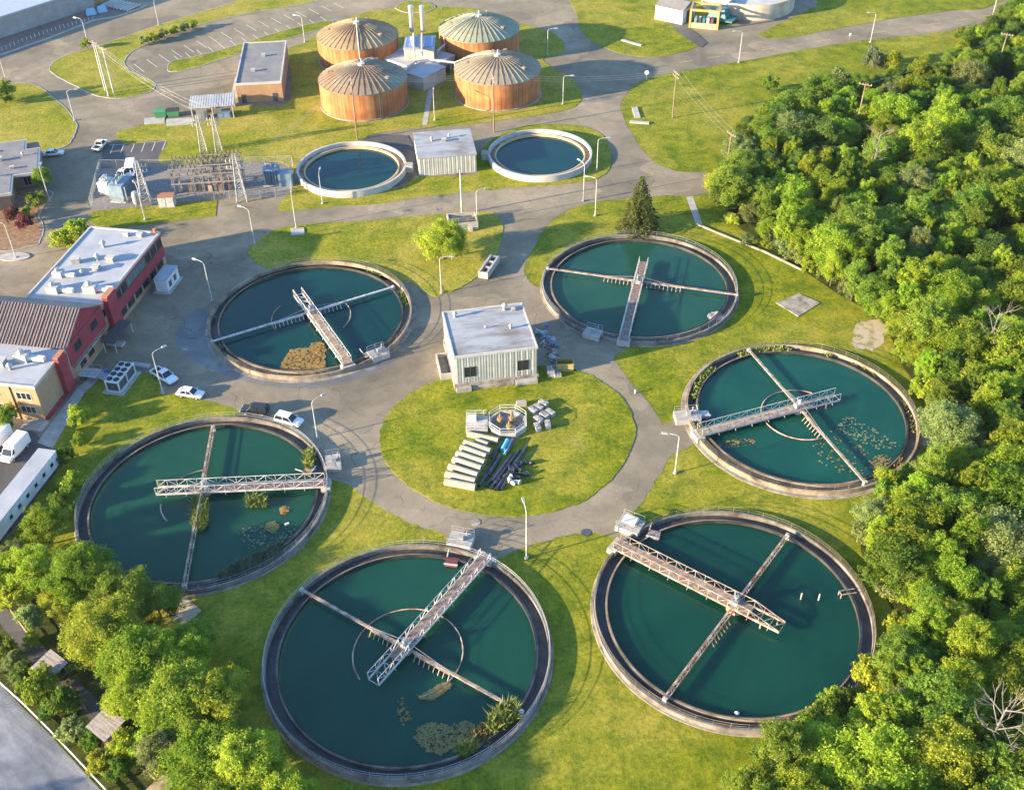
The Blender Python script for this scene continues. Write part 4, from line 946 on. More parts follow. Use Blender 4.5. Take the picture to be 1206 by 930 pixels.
for x, y, kd, s, l, a in ((-10.5, 3.2, 2, 1.2, 'big white duct unit near the gable on the white flat roof', 0), (-3.8, 4.3, 2, 1.3, 'white duct unit by the red pilaster on the white flat roof', .1), (-12.2, 8.2, 2, 1.0, 'duct unit at the left edge of the white flat roof', 0), (-11.2, 13.0, 0, 1.3, 'square vent at the left edge of the white flat roof', .3),
                         (-6.2, 11.3, 0, 1.1, 'pale square vent in the middle of the white flat roof', 0), (-4.8, 14.5, 0, 1.2, 'grey square vent right of centre on the white flat roof', 0), (-7.5, 14.4, 1, 1.4, 'hooded stack in the middle of the white flat roof', 0), (-8.5, 19, 1, 1.5, 'hooded stack toward the far end of the white flat roof', 0), (-6, 23.8, 0, .9, 'dark vent box at the far end of the white flat roof', 0), (-3.2, 23.9, 0, .9, 'vent box at the far right corner of the white flat roof', 0), (-8.0, 9.2, 1, 1.1, 'small stack left of the pale square vent on the white flat roof', 0)):
    roofvent('roof_vent', LR(x, y, 7.5), rz + a, l, kd, s)
g_ = thing('gabled_hall', 'red gabled hall with brown ribbed roof between the two white roofs', 'building', LR(0, -12.9), rz)
MB().box(-30, 0, 0, 0, 12.9, 7.5).build('wall', TAN_BRICK, g_)
MB().add([(.003, .003, 7.5), (.003, 12.897, 7.5), (.003, 6.6, 11.0), (-.3, .003, 7.5), (-.3, 12.897, 7.5), (-.3, 6.6, 11.0)], [(0, 1, 2), (5, 4, 3), (0, 2, 5, 3), (2, 1, 4, 5), (1, 0, 3, 4)]).build('gable', BRICKRED, g_)
MB().box(.003, 0.003, 3.4, .12, 12.89, 7.497).build('red_cladding', BRICKRED, g_)
r_ = MB(); 
for y0, y1, z0, z1 in ((-.45, 6.6, 7.3, 11.12), (13.2, 6.6, 7.4, 11.12)):
    r_.add([(-30, y0, z0), (.35, y0, z0), (.35, y1, z1), (-30, y1, z1), (-30, y0, z0 + .16), (.35, y0, z0 + .16), (.35, y1, z1 + .16), (-30, y1, z1 + .16)], [(3, 2, 1, 0), (4, 5, 6, 7), (0, 1, 5, 4), (1, 2, 6, 5), (2, 3, 7, 6), (3, 0, 4, 7)])
rf = r_.build('roof', ROOF_BROWN, g_); s_ = MB()
for k in range(50):
    x = -29.6 + k * .6; s_.add([(x, -.45, 7.46), (x + .09, -.45, 7.46), (x + .09, 6.6, 11.28), (x, 6.6, 11.28), (x, -.45, 7.6), (x + .09, -.45, 7.6), (x + .09, 6.6, 11.42), (x, 6.6, 11.42)], [(4, 5, 6, 7), (0, 1, 5, 4), (1, 2, 6, 5), (3, 0, 4, 7)])
s_.build('seam', ROOF_BROWN, rf)
for y in (3.2, 9.3): window(g_, .12, y, 5.0, 2.3, 1.7, '+x', DARKMETAL, GLASS, 2)
for y in (3.4, 6.4): window(g_, 0, y, 1.3, 2.0, 1.5, '+x', plain('red_frame', (.3, .04, .05), .6), GLASS, 1)
MB().box(.13, .2, 2.9, .5, 12.7, 3.15).build('ledge', CONC_DIRTY, g_)
d = MB().box(.003, 10.2, .02, .1, 11.6, 2.4).build('door', REDP, g_)
f_ = thing('front_wing', 'tan brick wing with small white flat roof at the left edge', 'building', LR(0, -23.6), rz)
MB().box(-26, 0, 0, 0, 10.697, 7.3).build('wall', TAN_BRICK, f_)
rf = MB().box(-25.8, .2, 7.303, -.2, 10.6, 7.4).build('roof', MEMBRANE, f_)
e = MB().box(-26, -.12, 7.05, .12, .2, 7.6); e.box(-.2, .203, 7.05, .12, 10.69, 7.6); e.build('parapet', CONC_LIGHT, rf)
for z in (4.5, 1.6): window(f_, -2.5, 0, z, 2.7, 1.5, '-y', WHITE, GLASS, 3)
for z in (4.5, 1.6): window(f_, -8.2, 0, z, 2.7, 1.5, '-y', WHITE, GLASS, 3)
MB().box(.003, 0, 0, .16, 10.69, .9).build('red_base', BRICKRED, f_); MB().box(.003, 6.6, .903, .9, 9.0, 8.3).build('red_pilaster', BRICKRED, f_)
MB().box(-.02, 6.55, 8.303, .95, 9.05, 8.45).build('pilaster_cap', plain('orange_brick_cap_small', (.40, .17, .09), .8), f_)
MB().cyl(-4.6, -.1, 0, 7.0, .08, 6).build('drain_pipe', DARKMETAL, f_)
MB().box(-3.4, -2.6, 0, .6, -.003, .35).build('door_step', CONCRETE, f_)
MB().box(-12, -.1, .02, -10.6, -.003, 2.3).build('door', DARKMETAL, f_)
window(f_, 0, 9.8, 5.0, .9, 1.6, '+x', DARKMETAL, GLASS, 1)
roofvent('roof_vent', LR(-5.6, -16.8, 7.4), rz, 'duct unit with long white duct on the small white roof', 2, 1.25); roofvent('roof_vent', LR(-8.5, -18.8, 7.4), rz, 'blue capped unit on the small white roof', 0, 1.4); roofvent('roof_vent', LR(-6.3, -19.8, 7.4), rz, 'low pale vent at the front of the small white roof', 1, 1.3)
# ground pieces along the red facade
p = W(160, 398); t = thing('entry_canopy', 'long dark flat canopy at the foot of the red facade', 'canopy', LR(2.2, -1.2), rz)
MB().box(-1.3, -3, 2.4, 1.3, 4, 2.6).build('roof', DARKMETAL, t)
for x in (-1.1, 1.1):
    for y in (-2.8, 3.8): MB().box(x - .08, y - .08, 0, x + .08, y + .08, 2.4).build('post', STEEL, t)
for q, l, s in (((134, 405), 'pale concrete ramp at the gabled hall door', (4.2, 1.6)), ((166, 431), 'pale concrete beam lying behind the condenser', (3.4, 1.0))):
    p = W(*q); tag(MB().box(-s[0] / 2, -s[1] / 2, 0, s[0] / 2, s[1] / 2, .45).build('concrete_block', CONC_LIGHT, loc=p, rz=R(-12), bevel=.05), l, 'concrete block')
p = W(108, 444); t = thing('metal_stair', 'grey metal stair platform beside the condenser', 'stairs', p, R(-10))
MB().box(-1.8, -1.2, .9, 1.8, 1.2, 1.05).build('landing', STEEL, t)
s_ = MB()
for k in range(5): s_.box(1.85 + .3 * k, -1.0, .75 - .17 * k, 2.13 + .3 * k, 1.0, .8 - .17 * k)
s_.build('step', STEEL, t); b = MB()
for x in (-1.7, 0, 1.7):
    for y in (-1.1, 1.1): b.tube((x, y, 0), (x, y, 2.0), .04, 4)
for y in (-1.1, 1.1): b.tube((-1.7, y, 2.0), (1.7, y, 2.0), .04, 4)
b.build('rail', GALV, t)
p = W(126, 440); t = tag(MB().cyl(0, 0, 0, 1.0, .35, 12).build('barrel', plain('blue_drum', (.06, .16, .42), .5), loc=p), 'blue barrel between the metal stair and the condenser', 'barrel')
# condenser
p = W(139, 452); c = W(140, 438, 2.4); t = thing('condenser_unit', 'white condenser unit with eight round fans on a concrete pad', 'condenser', (c.x, c.y, 0), R(78))
MB().box(-3.4, -2.0, 0, 3.4, 2.0, .15).build('pad', CONC_LIGHT, t)
f = MB()
for x in (-2.8, 0, 2.8):
    for y in (-1.2, 1.2): f.box(x - .1, y - .1, .153, x + .1, y + .1, 2.2)
f.box(-2.9, -1.3, .153, 2.9, 1.3, .4); f.box(-2.9, -1.3, 2.2, 2.9, 1.3, 2.45); f.build('frame', WHITE, t)
MB().box(-2.7, -1.1, .403, 2.7, 1.1, 2.197).build('coil', DARKMETAL, t)
for i in range(4):
    for j in (-1, 1): 
        MB().cyl(-2.1 + 1.4 * i, j * .62, 2.453, 2.56, .52, 16).build('fan', BLACK, t)
# generator box and small items
c = W(195, 322, 2.8); t = thing('generator_container', 'white generator container on a pad right of the red building', 'container', (c.x, c.y, 0), R(80))
MB().box(-3.2, -1.7, 0, 3.2, 1.7, .2).build('pad', CONCRETE, t); MB().box(-2.7, -1.25, .203, 2.7, 1.25, 2.9).build('housing', WHITE, t, bevel=.05); MB().box(-2.8, -1.35, 2.903, 2.8, 1.35, 3.0).build('roof', MEMBRANE, t)
for x in (-1.3, .9): MB().box(x - .5, -1.31, .9, x + .5, -1.253, 2.1).build('louvre', DARKMETAL, t)
MB().box(2.703, -.8, .4, 2.76, .8, 2.4).build('door', WHITE, t)

# ---- top right sheds and machine
A = W(771, 23); B = W(803, 30); rz = ang(A, B)
t = thing('white_shed', 'white gabled shed with grey roof on the upper lawn', 'shed', (A.x, A.y, 0), rz)
L_ = (B - A).length; D_ = 8.5; H_ = 4.2
MB().box(0, 0, 0, L_, D_, H_).build('wall', WHITE, t)
MB().side_prism([(0, 0)], 0, 0) if False else None
r_ = MB().add([(-.2, -.3, H_), (L_ + .2, -.3, H_), (L_ + .2, D_ / 2, H_ + 1.5), (-.2, D_ / 2, H_ + 1.5), (L_ + .2, D_ + .3, H_), (-.2, D_ + .3, H_)], [(0, 1, 2, 3), (3, 2, 4, 5), (0, 3, 5), (1, 4, 2), (0, 5, 4, 1)]); r_.build('roof', BITUMEN, t)
MB().box(L_ + .003, 2.5, 0, L_ + .08, 6.5, 3.4).build('door', DARKMETAL, t)
A = W(812, 33); t = thing('yellow_hopper', 'yellow framed hopper bay beside the white shed', 'hopper', (A.x, A.y, 0), R(-14))
f = MB()
for x in (0, 8):
    for y in (0, 6): f.box(x - .3, y - .3, 0, x + .3, y + .3, 5.0)
f.box(-.3, -.3, 5.003, 8.3, .3, 5.6); f.box(-.3, 5.7, 5.003, 8.3, 6.3, 5.6); f.box(-.3, .303, 5.003, .3, 5.697, 5.6); f.box(7.7, .303, 5.003, 8.3, 5.697, 5.6); f.build('frame', YELLOW, t)
MB().box(.4, -.2, .01, 7.6, .2, 1.6).build('front_panel', plain('buff_panel', (.5, .38, .2), .7), t)
for k in range(5): MB().frustum((1 + k * 1.2, 1.9 + k * 1.2, 1.5, 4), (1.1 + k * 1.2, 1.8 + k * 1.2, 1.8, 3.6), .01, 2.4).build('bin', (BLUEGREY, OFFWHITE, TEAL, STEEL, REDP)[k], t)
A = W(843, 24); t = thing('sludge_press', 'teal machine with a white roofed cab next to the yellow hopper', 'machine', (A.x, A.y, 0), R(-30))
MB().frustum((-3, 4, -2.5, 2.5), (-1.5, 3, -1.5, 1.5), .6, 3.8).build('hopper', TEAL, t, bevel=.1)
MB().box(-3, 2.8, 0, 2, 9, 4.6).build('cab', OFFWHITE, t); MB().box(-3.5, 2.5, 4.603, 2.5, 9.5, 4.9).build('cab_roof', WHITE, t)
for x in (-2.4, 3.4):
    for y in (-2, 2): MB().box(x - .15, y - .15, 0, x + .15, y + .15, .6).build('leg', TEAL, t)
MB().box(2.5, -2.8, .9, 6.0, 2.2, 1.4).build('tray', TEAL, t)
A, B = W(852, 2, 4), W(893, 18, .6); t = thing('conveyor_ramp', 'pale sloping conveyor ramp below the white round tank', 'conveyor', (A.x, A.y, 0), 0)
d = (B - A); d.z = 0; n_ = Vector((-d.y, d.x, 0)).normalized() * 1.2; e0 = Vector((0, 0, 4)); e1 = d + Vector((0, 0, .6))
MB().add([e0 - n_, e0 + n_, e1 + n_, e1 - n_] + [q + Vector((0, 0, .5)) for q in (e0 - n_, e0 + n_, e1 + n_, e1 - n_)], [(3, 2, 1, 0), (4, 5, 6, 7), (0, 1, 5, 4), (1, 2, 6, 5), (2, 3, 7, 6), (3, 0, 4, 7)]).build('belt', CONC_LIGHT, t)
for k in (.1, .5, .85):
    q = e0.lerp(e1, k); MB().tube((q.x, q.y, 0), (q.x, q.y, q.z), .15, 6).build('leg', STEEL, t)
c = W(882, -10, 4); t = thing('storage_tank', 'white round storage tank cut by the top edge of the photo', 'tank', (c.x, c.y, 0), 0)
MB().lathe([(14, 0), (14, 4.6), (13.6, 4.6), (13.6, .5)], 64).build('wall', streak_mat('tan_tank_wall', [(.3, (.42, .33, .22)), (.7, (.58, .50, .40))], .6), t, smooth=True); MB().lathe([(.01, 4.0), (13.6, 3.4)], 48).build('cover', OFFWHITE, t)
# ================================================================== vehicles
def car(kind, paint, p, rz, label, group=None):
    t = thing({'suv': 'suv_car', 'sedan': 'sedan_car', 'pickup': 'pickup_truck', 'van': 'cargo_van'}[kind], label, {'suv': 'car', 'sedan': 'car', 'pickup': 'pickup', 'van': 'van'}[kind], p, rz, group)
    if kind == 'suv':
        w = .95; prof = [(-2.35, .4), (-2.4, .8), (-2.3, 1.08), (.95, 1.1), (2.15, .98), (2.38, .78), (2.38, .4)]; gb = (-2.25, 1.15, -.9, .9); gt = (-2.0, .35, -.72, .72); z0, z1 = 1.08, 1.72; ax = (-1.45, 1.5); L = 2.4
    elif kind == 'sedan':
        w = .9; prof = [(-2.35, .38), (-2.38, .75), (-2.25, .95), (-1.3, 1.0), (.9, .98), (2.05, .84), (2.32, .66), (2.34, .38)]; gb = (-1.8, 1.05, -.84, .84); gt = (-1.15, .25, -.66, .66); z0, z1 = .96, 1.43; ax = (-1.4, 1.45); L = 2.36
    elif kind == 'pickup':
        w = .98; prof = [(-2.75, .5), (-2.78, .78), (-.7, .8), (-.7, 1.12), (1.15, 1.14), (2.45, 1.05), (2.72, .85), (2.72, .5)]; gb = (-.68, 1.3, -.92, .92); gt = (-.5, .6, -.74, .74); z0, z1 = 1.12, 1.82; ax = (-1.75, 1.75); L = 2.75
    else:
        w = 1.05; prof = [(-2.9, .5), (-2.92, 2.55), (.95, 2.6), (1.0, 1.3), (2.4, 1.15), (2.75, .9), (2.75, .5)]; gb = (.95, 1.9, -.95, .95); gt = (.95, 1.25, -.85, .85); z0, z1 = 1.2, 2.0; ax = (-1.8, 1.85); L = 2.9
    body = MB().side_prism(prof, -w, w).build('body', paint, t, bevel=.09)
    (x0, x1, y0, y1), (a0, a1, c0, c1) = gb, gt
    V = [(x0, y0, z0), (x1, y0, z0), (x1, y1, z0), (x0, y1, z0), (a0, c0, z1), (a1, c0, z1), (a1, c1, z1), (a0, c1, z1)]
    MB().add([V[1], V[2], V[6], V[5]], [(0, 1, 2, 3)]).build('windscreen', GLASS, t)
    if kind != 'van': MB().add([V[3], V[0], V[4], V[7]], [(0, 1, 2, 3)]).build('rear_window', GLASS, t)
    MB().add([V[0], V[1], V[5], V[4]], [(0, 1, 2, 3)]).build('side_window', GLASS, t); MB().add([V[2], V[3], V[7], V[6]], [(0, 1, 2, 3)]).build('side_window', GLASS, t)
    MB().box(a0 - .05, c0 - .03, z1, a1 + .05, c1 + .03, z1 + .07).build('roof', paint, t, bevel=.03)
    pl = MB()
    for q, r_ in ((0, 4), (1, 5), (2, 6), (3, 7)): pl.tube(V[q], V[r_], .05, 5)
    if kind in ('suv', 'sedan'):
        for s in (0, 1):
            m0 = Vector(V[0 if s == 0 else 3]).lerp(Vector(V[1 if s == 0 else 2]), .5); m1 = Vector(V[4 if s == 0 else 7]).lerp(Vector(V[5 if s == 0 else 6]), .5); pl.tube(m0, m1, .06, 5)
    pl.build('pillar', paint, t)
    if kind == 'pickup':
        b = MB().box(-2.76, -w, .8, -.72, -w + .1, 1.14); b.box(-2.76, w - .1, .8, -.72, w, 1.14); b.box(-2.78, -w + .103, .8, -2.66, w - .103, 1.14); b.build('bed_wall', paint, t)
        MB().box(-2.65, -w + .11, .803, -.72, w - .11, .84).build('bed_floor', BLACK, t)
    for x in ax:
        for s in (-1, 1):
            wh = MB().tube((x, s * (w - .2), .36), (x, s * (w + .02), .36), .36, 16).build('wheel', BLACK, t); MB().tube((x, s * (w + .021), .36), (x, s * (w + .035), .36), .21, 10).build('rim', GALV, wh)
    zl = .72 if kind != 'van' else .95
    for s in (-1, 1):
        MB().box(L - .16, s * (w - .3) - .17, zl - .06, L + .01, s * (w - .3) + .17, zl + .1).build('headlight', CLEARLAMP, t)
        MB().box(-L - .05, s * (w - .22) - .12, zl, -L + .12, s * (w - .22) + .12, zl + .22).build('taillight', REDLAMP, t)
        MB().box(x1 - .25, s * (w + .12) - .1, z0, x1 - .1, s * (w + .12) + .1, z0 + .14).build('mirror', paint, t)
    return t
gp = lambda x, y: W(x, y, 0.02)
car('pickup', PAINT_W, gp(194.5, 446), R(-38), 'white pickup with a black load bed parked by the lamp post', )
car('sedan', PAINT_W, gp(225, 466), R(-14), 'white saloon car with a silver roof parked at the kerb')
car('suv', PAINT_K, gp(301, 486), R(172), 'black estate car parked at the rim of the tank')
car('suv', PAINT_W, gp(341, 498), R(-22), 'white estate car parked beside the black one')
car('sedan', PAINT_W, gp(64, 183), R(8), 'white car parked on the lawn edge beside the office building')
car('pickup', PAINT_W, gp(119, 174), R(82), 'white pickup driving up the road past the office building')
car('van', PAINT_W, gp(155, 204), R(-80), 'tall white van parked behind the substation')
car('pickup', PAINT_W, gp(145, 209), R(-95), 'small white truck parked left of the tall white van')
car('van', PAINT_W, gp(19, 534), R(-106), 'white box van parked next to the long trailer')
car('van', PAINT_W, gp(-2, 524), R(-106), 'white van cut by the left edge of the photo')
# long white office trailer
a, b_ = W(66, 531, 3.3), W(5, 608, 3.3); rz = ang(b_, a); L_ = (a - b_).length + 1
t = thing('office_trailer', 'long white trailer with small side windows in the lower left car park', 'trailer', (a.x, a.y, 0), rz)
MB().box(-L_ - 3, 0, .7, 0, 3.0, 3.3).build('body', WHITE, t, bevel=.08); MB().box(-L_ - 3.05, -.05, 3.303, .05, 3.05, 3.4).build('roof', MEMBRANE, t)
for k in range(6): window(t, -2 - 2.3 * k, 0, 1.7, .8, .8, '-y', GALV, GLASS, 1)
MB().box(.003, 1.0, .8, .06, 2.0, 2.8).build('door', GALV, t); MB().box(-L_ - 3, .1, .2, -.1, 2.9, .697).build('chassis', DARKMETAL, t)
for x in (-2, -3.2, -L_ + 1):
    for y in (.2, 2.8): MB().tube((x, y - .15, .45), (x, y + .15, .45), .45, 14).build('wheel', BLACK, t)

# ================================================================== lamp posts, poles, lines
def lamp(p, h, rz, label):
    t = thing('lamp_post', label, 'lamp post', p, rz, 'street lamps of the plant')
    MB().cyl(0, 0, 0, .3, .32, 10).build('footing', CONCRETE, t)
    q = MB().tube((0, 0, .3), (0, 0, h - .5), .115, 8, .075); q.build('pole', STEEL_W, t, smooth=True)
    a = MB().path([(0, 0, h - .5), (.35, 0, h - .12), (1.0, 0, h + .02), (1.9, 0, h + .05)], .06, 6).build('arm', STEEL_W, t)
    MB().frustum((1.75, 2.75, -.2, .2), (1.9, 2.6, -.13, .13), h - .03, h + .2).build('lamp_head', GALV, a); MB().box(1.95, -.14, h - .08, 2.55, .14, h - .033).build('lens', OFFWHITE, a)
    return t
LP = [((250, 355), 8.9, 150, 'lamp post with its arm to the left by the upper left tank'), ((300, 287), 8.2, 150, 'lamp post at the corner of the dry lawn near the substation road'), ((192, 463), 8.9, 40, 'lamp post beside the white pickup'),
      ((374, 516), 8.0, 40, 'lamp post at the right of the white estate car'), ((520, 345), 8.2, 0, 'lamp post in the dry lawn near the round bush tree'), ((620, 657), 9.6, 100, 'lamp post between the two lowest tanks'), ((795, 557), 8.0, 170, 'lamp post at the left of the tank at the wood edge'),
      ((703, 201), 8.0, 5, 'tall lamp post right of the small right tank'), ((701, 254), 9.0, 160, 'lamp post in the lawn left of the spruce'), ((663, 123), 7.6, 0, 'lamp post on the lawn tip right of the digesters'), ((645, 65), 7.4, 5, 'lamp post on the lawn right of the green domed digester'),
      ((870, 74), 8.8, 185, 'lamp post on the field beside the road fork'), ((1025, 50), 8.5, 185, 'lamp post on the field halfway up the right hand road'), ((1168, 22), 8.0, 20, 'lamp post at the wood corner on the right hand road'),
      ((380, 240), 7.4, 90, 'lamp post in front of the small left tank'), ((562, 262), 7.7, 20, 'lamp post next to the railed concrete chamber'), ((512, 142), 7.4, 90, 'short lamp post beside the concrete path between the digesters'), ((104, 53), 7.6, 160, 'lamp post on the warehouse road at the tear shaped lawn'),
      ((187, 30), 7.0, 100, 'lamp post on the hedge bank'), ((8, 97), 7.8, 110, 'lamp post at the far left on the warehouse road'), ((88, 142), 8.0, 10, 'lamp post at the corner of the front lawn'), ((59, 238), 8.3, 100, 'pale lamp post in front of the small green tree'), ((19, 304), 8.2, 160, 'lamp post on the round kerb island at the left edge'),
      ((171, 259), 8.2, 120, 'lamp post in the lawn strip below the substation'), ((359, 50), 7.6, 160, 'lamp post on the hooked grass island'), ((349, 269), 7.6, 100, 'lamp post on a concrete pad in the dry lawn'), ((687, 237), 9.0, 120, 'lamp post in front of the small right tank')]
for q, h, a, l in LP: lamp(W(*q, .05), h, R(a), l)
p = W(17, 303); tag(MB().prism([(3.2 * math.cos(k * PI / 12), 1.6 * math.sin(k * PI / 12)) for k in range(24)], 0, .22).build('kerb_island', CONC_LIGHT, loc=p), 'round concrete kerb island at the left edge', 'kerb island')
def upole(px, h, label, lean=0, arm_rz=0, mat=WOOD, arms=1):
    p = W(*px); t = thing('utility_pole', label, 'utility pole', p, R(arm_rz), 'wooden utility poles')
    MB().tube((0, 0, -.2), (lean * .35, 0, h), .2, 8, .13).build('shaft', mat, t, smooth=True)
    for k in range(arms):
        z = h - .5 - k * .9; x = lean * .35 * z / h
        c = MB().box(x - .09, -1.5, z - .09, x + .09, 1.5, z + .09).build('crossarm', WOOD, t)
        s_ = MB()
        for y in (-1.35, -.6, .6, 1.35): s_.cyl(x, y, z + .09, z + .35, .07, 6)
        s_.build('insulator', OFFWHITE, c)
    return Vector((p.x, p.y, h))
P1 = upole((792, 139), 12, 'wooden utility pole standing in the right hand field', 0, 20, arms=2)
P2 = upole((1006, 160), 13, 'leaning utility pole at the left in the wood', 3, 60)
P3 = upole((1171, 93), 12, 'leaning utility pole near the upper right corner of the wood', 3, 60)
P4 = upole((854, 207), 10.5, 'thin utility pole at the wood edge beside the field', 1, 30)
P5 = upole((421, 165), 16, 'tall utility pole in front of the half teal digester', 0, 10, arms=2)
P6 = upole((582, 156), 14.5, 'tall utility pole in front of the brown domed digester', 0, 10, arms=2)
P7 = upole((544, 252), 10.5, 'slim mast standing in the railed concrete chamber', 0, 90, STEEL, 0)
LT = [upole(q, h, l, 0, 60, OFFWHITE, 1) for q, h, l in (((128, 114), 14, 'front pole of the pale power pole group on the tear shaped lawn'), ((124, 107), 13.5, 'back left pole of the pale power pole group'), ((134, 110), 12.5, 'right pole of the pale power pole group'))]
def line(a, b, sag, label, r=.016, grp='overhead power lines'):
    m_ = MB(); n = 14; pts = []
    for k in range(n + 1):
        u = k / n; q = a.lerp(b, u); pts.append(q - Vector((0, 0, sag * 4 * u * (1 - u))))
    m_.path([q - a for q in pts], r, 4)
    return tag(m_.build('power_line', GALV, loc=a), label, 'power line', grp)
for k, dy in enumerate((-1.3, 0, 1.3)):
    o = Vector((0, dy, 0)); w3 = ('lowest', 'middle', 'upper')[k]
    line(P5 + o, P6 + o, .8, 'overhead lines strung in front of the digesters'); line(P6 + o, P1 + o, 1.4, 'overhead lines from the digesters to the field pole')
    line(P1 + Vector((dy, 0, 0)), P4 + Vector((dy, 0, 0)), .8, 'overhead lines from the field pole to the wood edge')
    line(P5 + o, W(285, 190, 8) + o, 1.0, 'overhead lines from the tall pole to the substation')
SUBT = W(236, 168, 9)
for k in range(3):
    for j, dz in enumerate((0, -1.2)): line(LT[k] + Vector((0, 0, dz)), W(222 + k * 12 + j * 4, 128, 5.5), 1.5, 'bundle of lines from the pale poles to the open shed', .018)
line(P2, P3, 1.0, 'overhead line between the two leaning poles in the wood')
# guy wires of pale pole group
for k, q in enumerate(((136, 116), (142, 112), (150, 106), (147, 100))): line(LT[0] - Vector((0, 0, 1)), W(*q, .1), 0, 'guy wires of the pale power pole group', .04, 'guy wires')

# ================================================================== substation
def fence(px, h, label, closed=True):
    pts = [W(*q) for q in px]; o = pts[0]; t = thing('chain_link_fence', label, 'fence', o, 0)
    seq = list(zip(pts, pts[1:] + ([pts[0]] if closed else [])))[: len(pts) if closed else len(pts) - 1]
    pan = MB()
    for a, b_ in seq:
        n = max(1, int((b_ - a).length / 3.2))
        pp_ = MB()
        for k in range(n + 1): q = a.lerp(b_, k / n) - o; pp_.tube((q.x, q.y, 0), (q.x, q.y, h), .05, 5)
        pp_.tube(a - o + Vector((0, 0, h)), b_ - o + Vector((0, 0, h)), .04, 4); pp_.build('post_row', GALV, t)
        d = (b_ - a); m_ = int(d.length / .4)
        for k in range(m_):
            for s in (0, 1):
                u0 = (k + s) / m_; u1 = (k + 1 - s) / m_; q0 = a.lerp(b_, u0) - o; q1 = a.lerp(b_, u1) - o
                for z in range(5): pan.tube((q0.x, q0.y, .1 + z * (h - .1) / 5), (q1.x, q1.y, .1 + (z + 1) * (h - .1) / 5), .008, 3, caps=False)
    pan.build('mesh_panel', GALV, t)
fence([(107, 246), (343, 231), (345, 194), (197, 199), (119, 199)], 2.3, 'chain link fence round the substation yard')
def lattice(p, h, w, label, mat=STEEL, rz=.2):
    t = thing('lattice_mast', label, 'mast', p, rz); L = MB(); B = MB(); n = 8
    hw = lambda z: w * (1 - .75 * z / h)
    for sx in (-1, 1):
        for sy in (-1, 1): L.tube((sx * hw(0), sy * hw(0), 0), (sx * hw(h), sy * hw(h), h), .08, 5)
    L.build('leg_frame', mat, t)
    for k in range(n):
        z0, z1 = h * k / n, h * (k + 1) / n; a, b_ = hw(z0), hw(z1)
        for s in (-1, 1): B.tube((-a, s * a, z0), (b_, s * b_, z1), .05, 4); B.tube((s * a, -a, z0), (s * b_, b_, z1), .05, 4); B.tube((-b_, s * b_, z1), (b_, s * b_, z1), .05, 4); B.tube((s * b_, -b_, z1), (s * b_, b_, z1), .05, 4)
    B.build('bracing', mat, t)
    c = MB()
    for z in (h * .72, h * .85): c.tube((-w * 1.8, 0, z), (w * 1.8, 0, z), .06, 4)
    c.build('crossarm', mat, t)
    q = MB()
    for z in (h * .72, h * .85):
        for s in (-1.7, -.9, .9, 1.7): q.cyl(s * w, 0, z + .05, z + .7, .12, 6)
    q.build('insulator', OFFWHITE, t)
    return t
lattice(W(172, 236), 9.5, 1.0, 'narrow lattice mast in the left half of the substation')
lattice(W(285, 236), 11, 1.1, 'pointed lattice mast in the right half of the substation')
lattice(W(240, 178), 9, .8, 'lattice mast on the lawn behind the substation, left of its twin', OFFWHITE); lattice(W(258, 177), 9, .8, 'lattice mast on the lawn behind the substation, right of its twin', OFFWHITE)
def gantry(px, L, D, h, rz, label):
    t = thing('switch_gantry', label, 'switch gantry', W(*px), rz); nx_ = max(2, int(L / 4))
    for i in range(nx_ + 1):
        for y in (0, D):
            c = MB(); x = L * i / nx_
            for s in (-.18, .18): c.box(x + s - .06, y - .06, 0, x + s + .06, y + .06, h)
            for k in range(7): c.tube((x - .18, y, h * k / 7), (x + .18, y, h * (k + 1) / 7), .05, 4)
            c.build('column', WOOD_GREY, t)
    b_ = MB()
    for z in (h, h * .72, h * .45):
        for y in (0, D): b_.box(-.4, y - .12, z, L + .4, y + .12, z + .25)
        for i in range(nx_ + 1): b_.box(L * i / nx_ - .1, .12, z + .003, L * i / nx_ + .1, D - .12, z + .22)
    b_.build('beam', WOOD_GREY, t)
    ins = None; sw = None
    def inst(nm, proto, mb, mat, x, y, z):
        if proto is None: return mb.build(nm, mat, t, (x, y, z))
        o = proto.copy(); COL.objects.link(o); o.location = (x, y, z); return proto
    for k in range(int(L / .9) + 1):
        for y in (.0, D / 2, D):
            x = k * .9; ins = inst('insulator', ins, MB().cyl(0, 0, 0, .7, .14, 6), DARKMETAL, x, y, h + .25)
            if k % 2 == 0: ins = inst('insulator', ins, None, DARKMETAL, x, y, h * .72 + .25)
            if k % 2: sw = inst('switch_blade', sw, MB().tube((0, 0, 0), (.3, D / 2, -.15), .05, 4), RUSTY, x, min(y, D / 2), h + .95)
    for k in range(int(L / 2.2)):
        eq = MB(); eq.obox((1 + k * 2.2, D / 2, .2), .9, 1.0, 1.7 + .5 * (k % 2), .1 * k); eq.cyl(1 + k * 2.2, D / 2, 1.9, 3.0, .16, 6)
        eq.build('breaker', BLUEGREY if L < 8 else RUSTY, t)
gantry((207, 232), 13.5, 4.5, 6.6, R(6), 'wide steel switch gantry in the middle of the substation'); gantry((242, 232), 8.4, 5, 7.6, R(6), 'taller steel switch gantry right of the wide one')
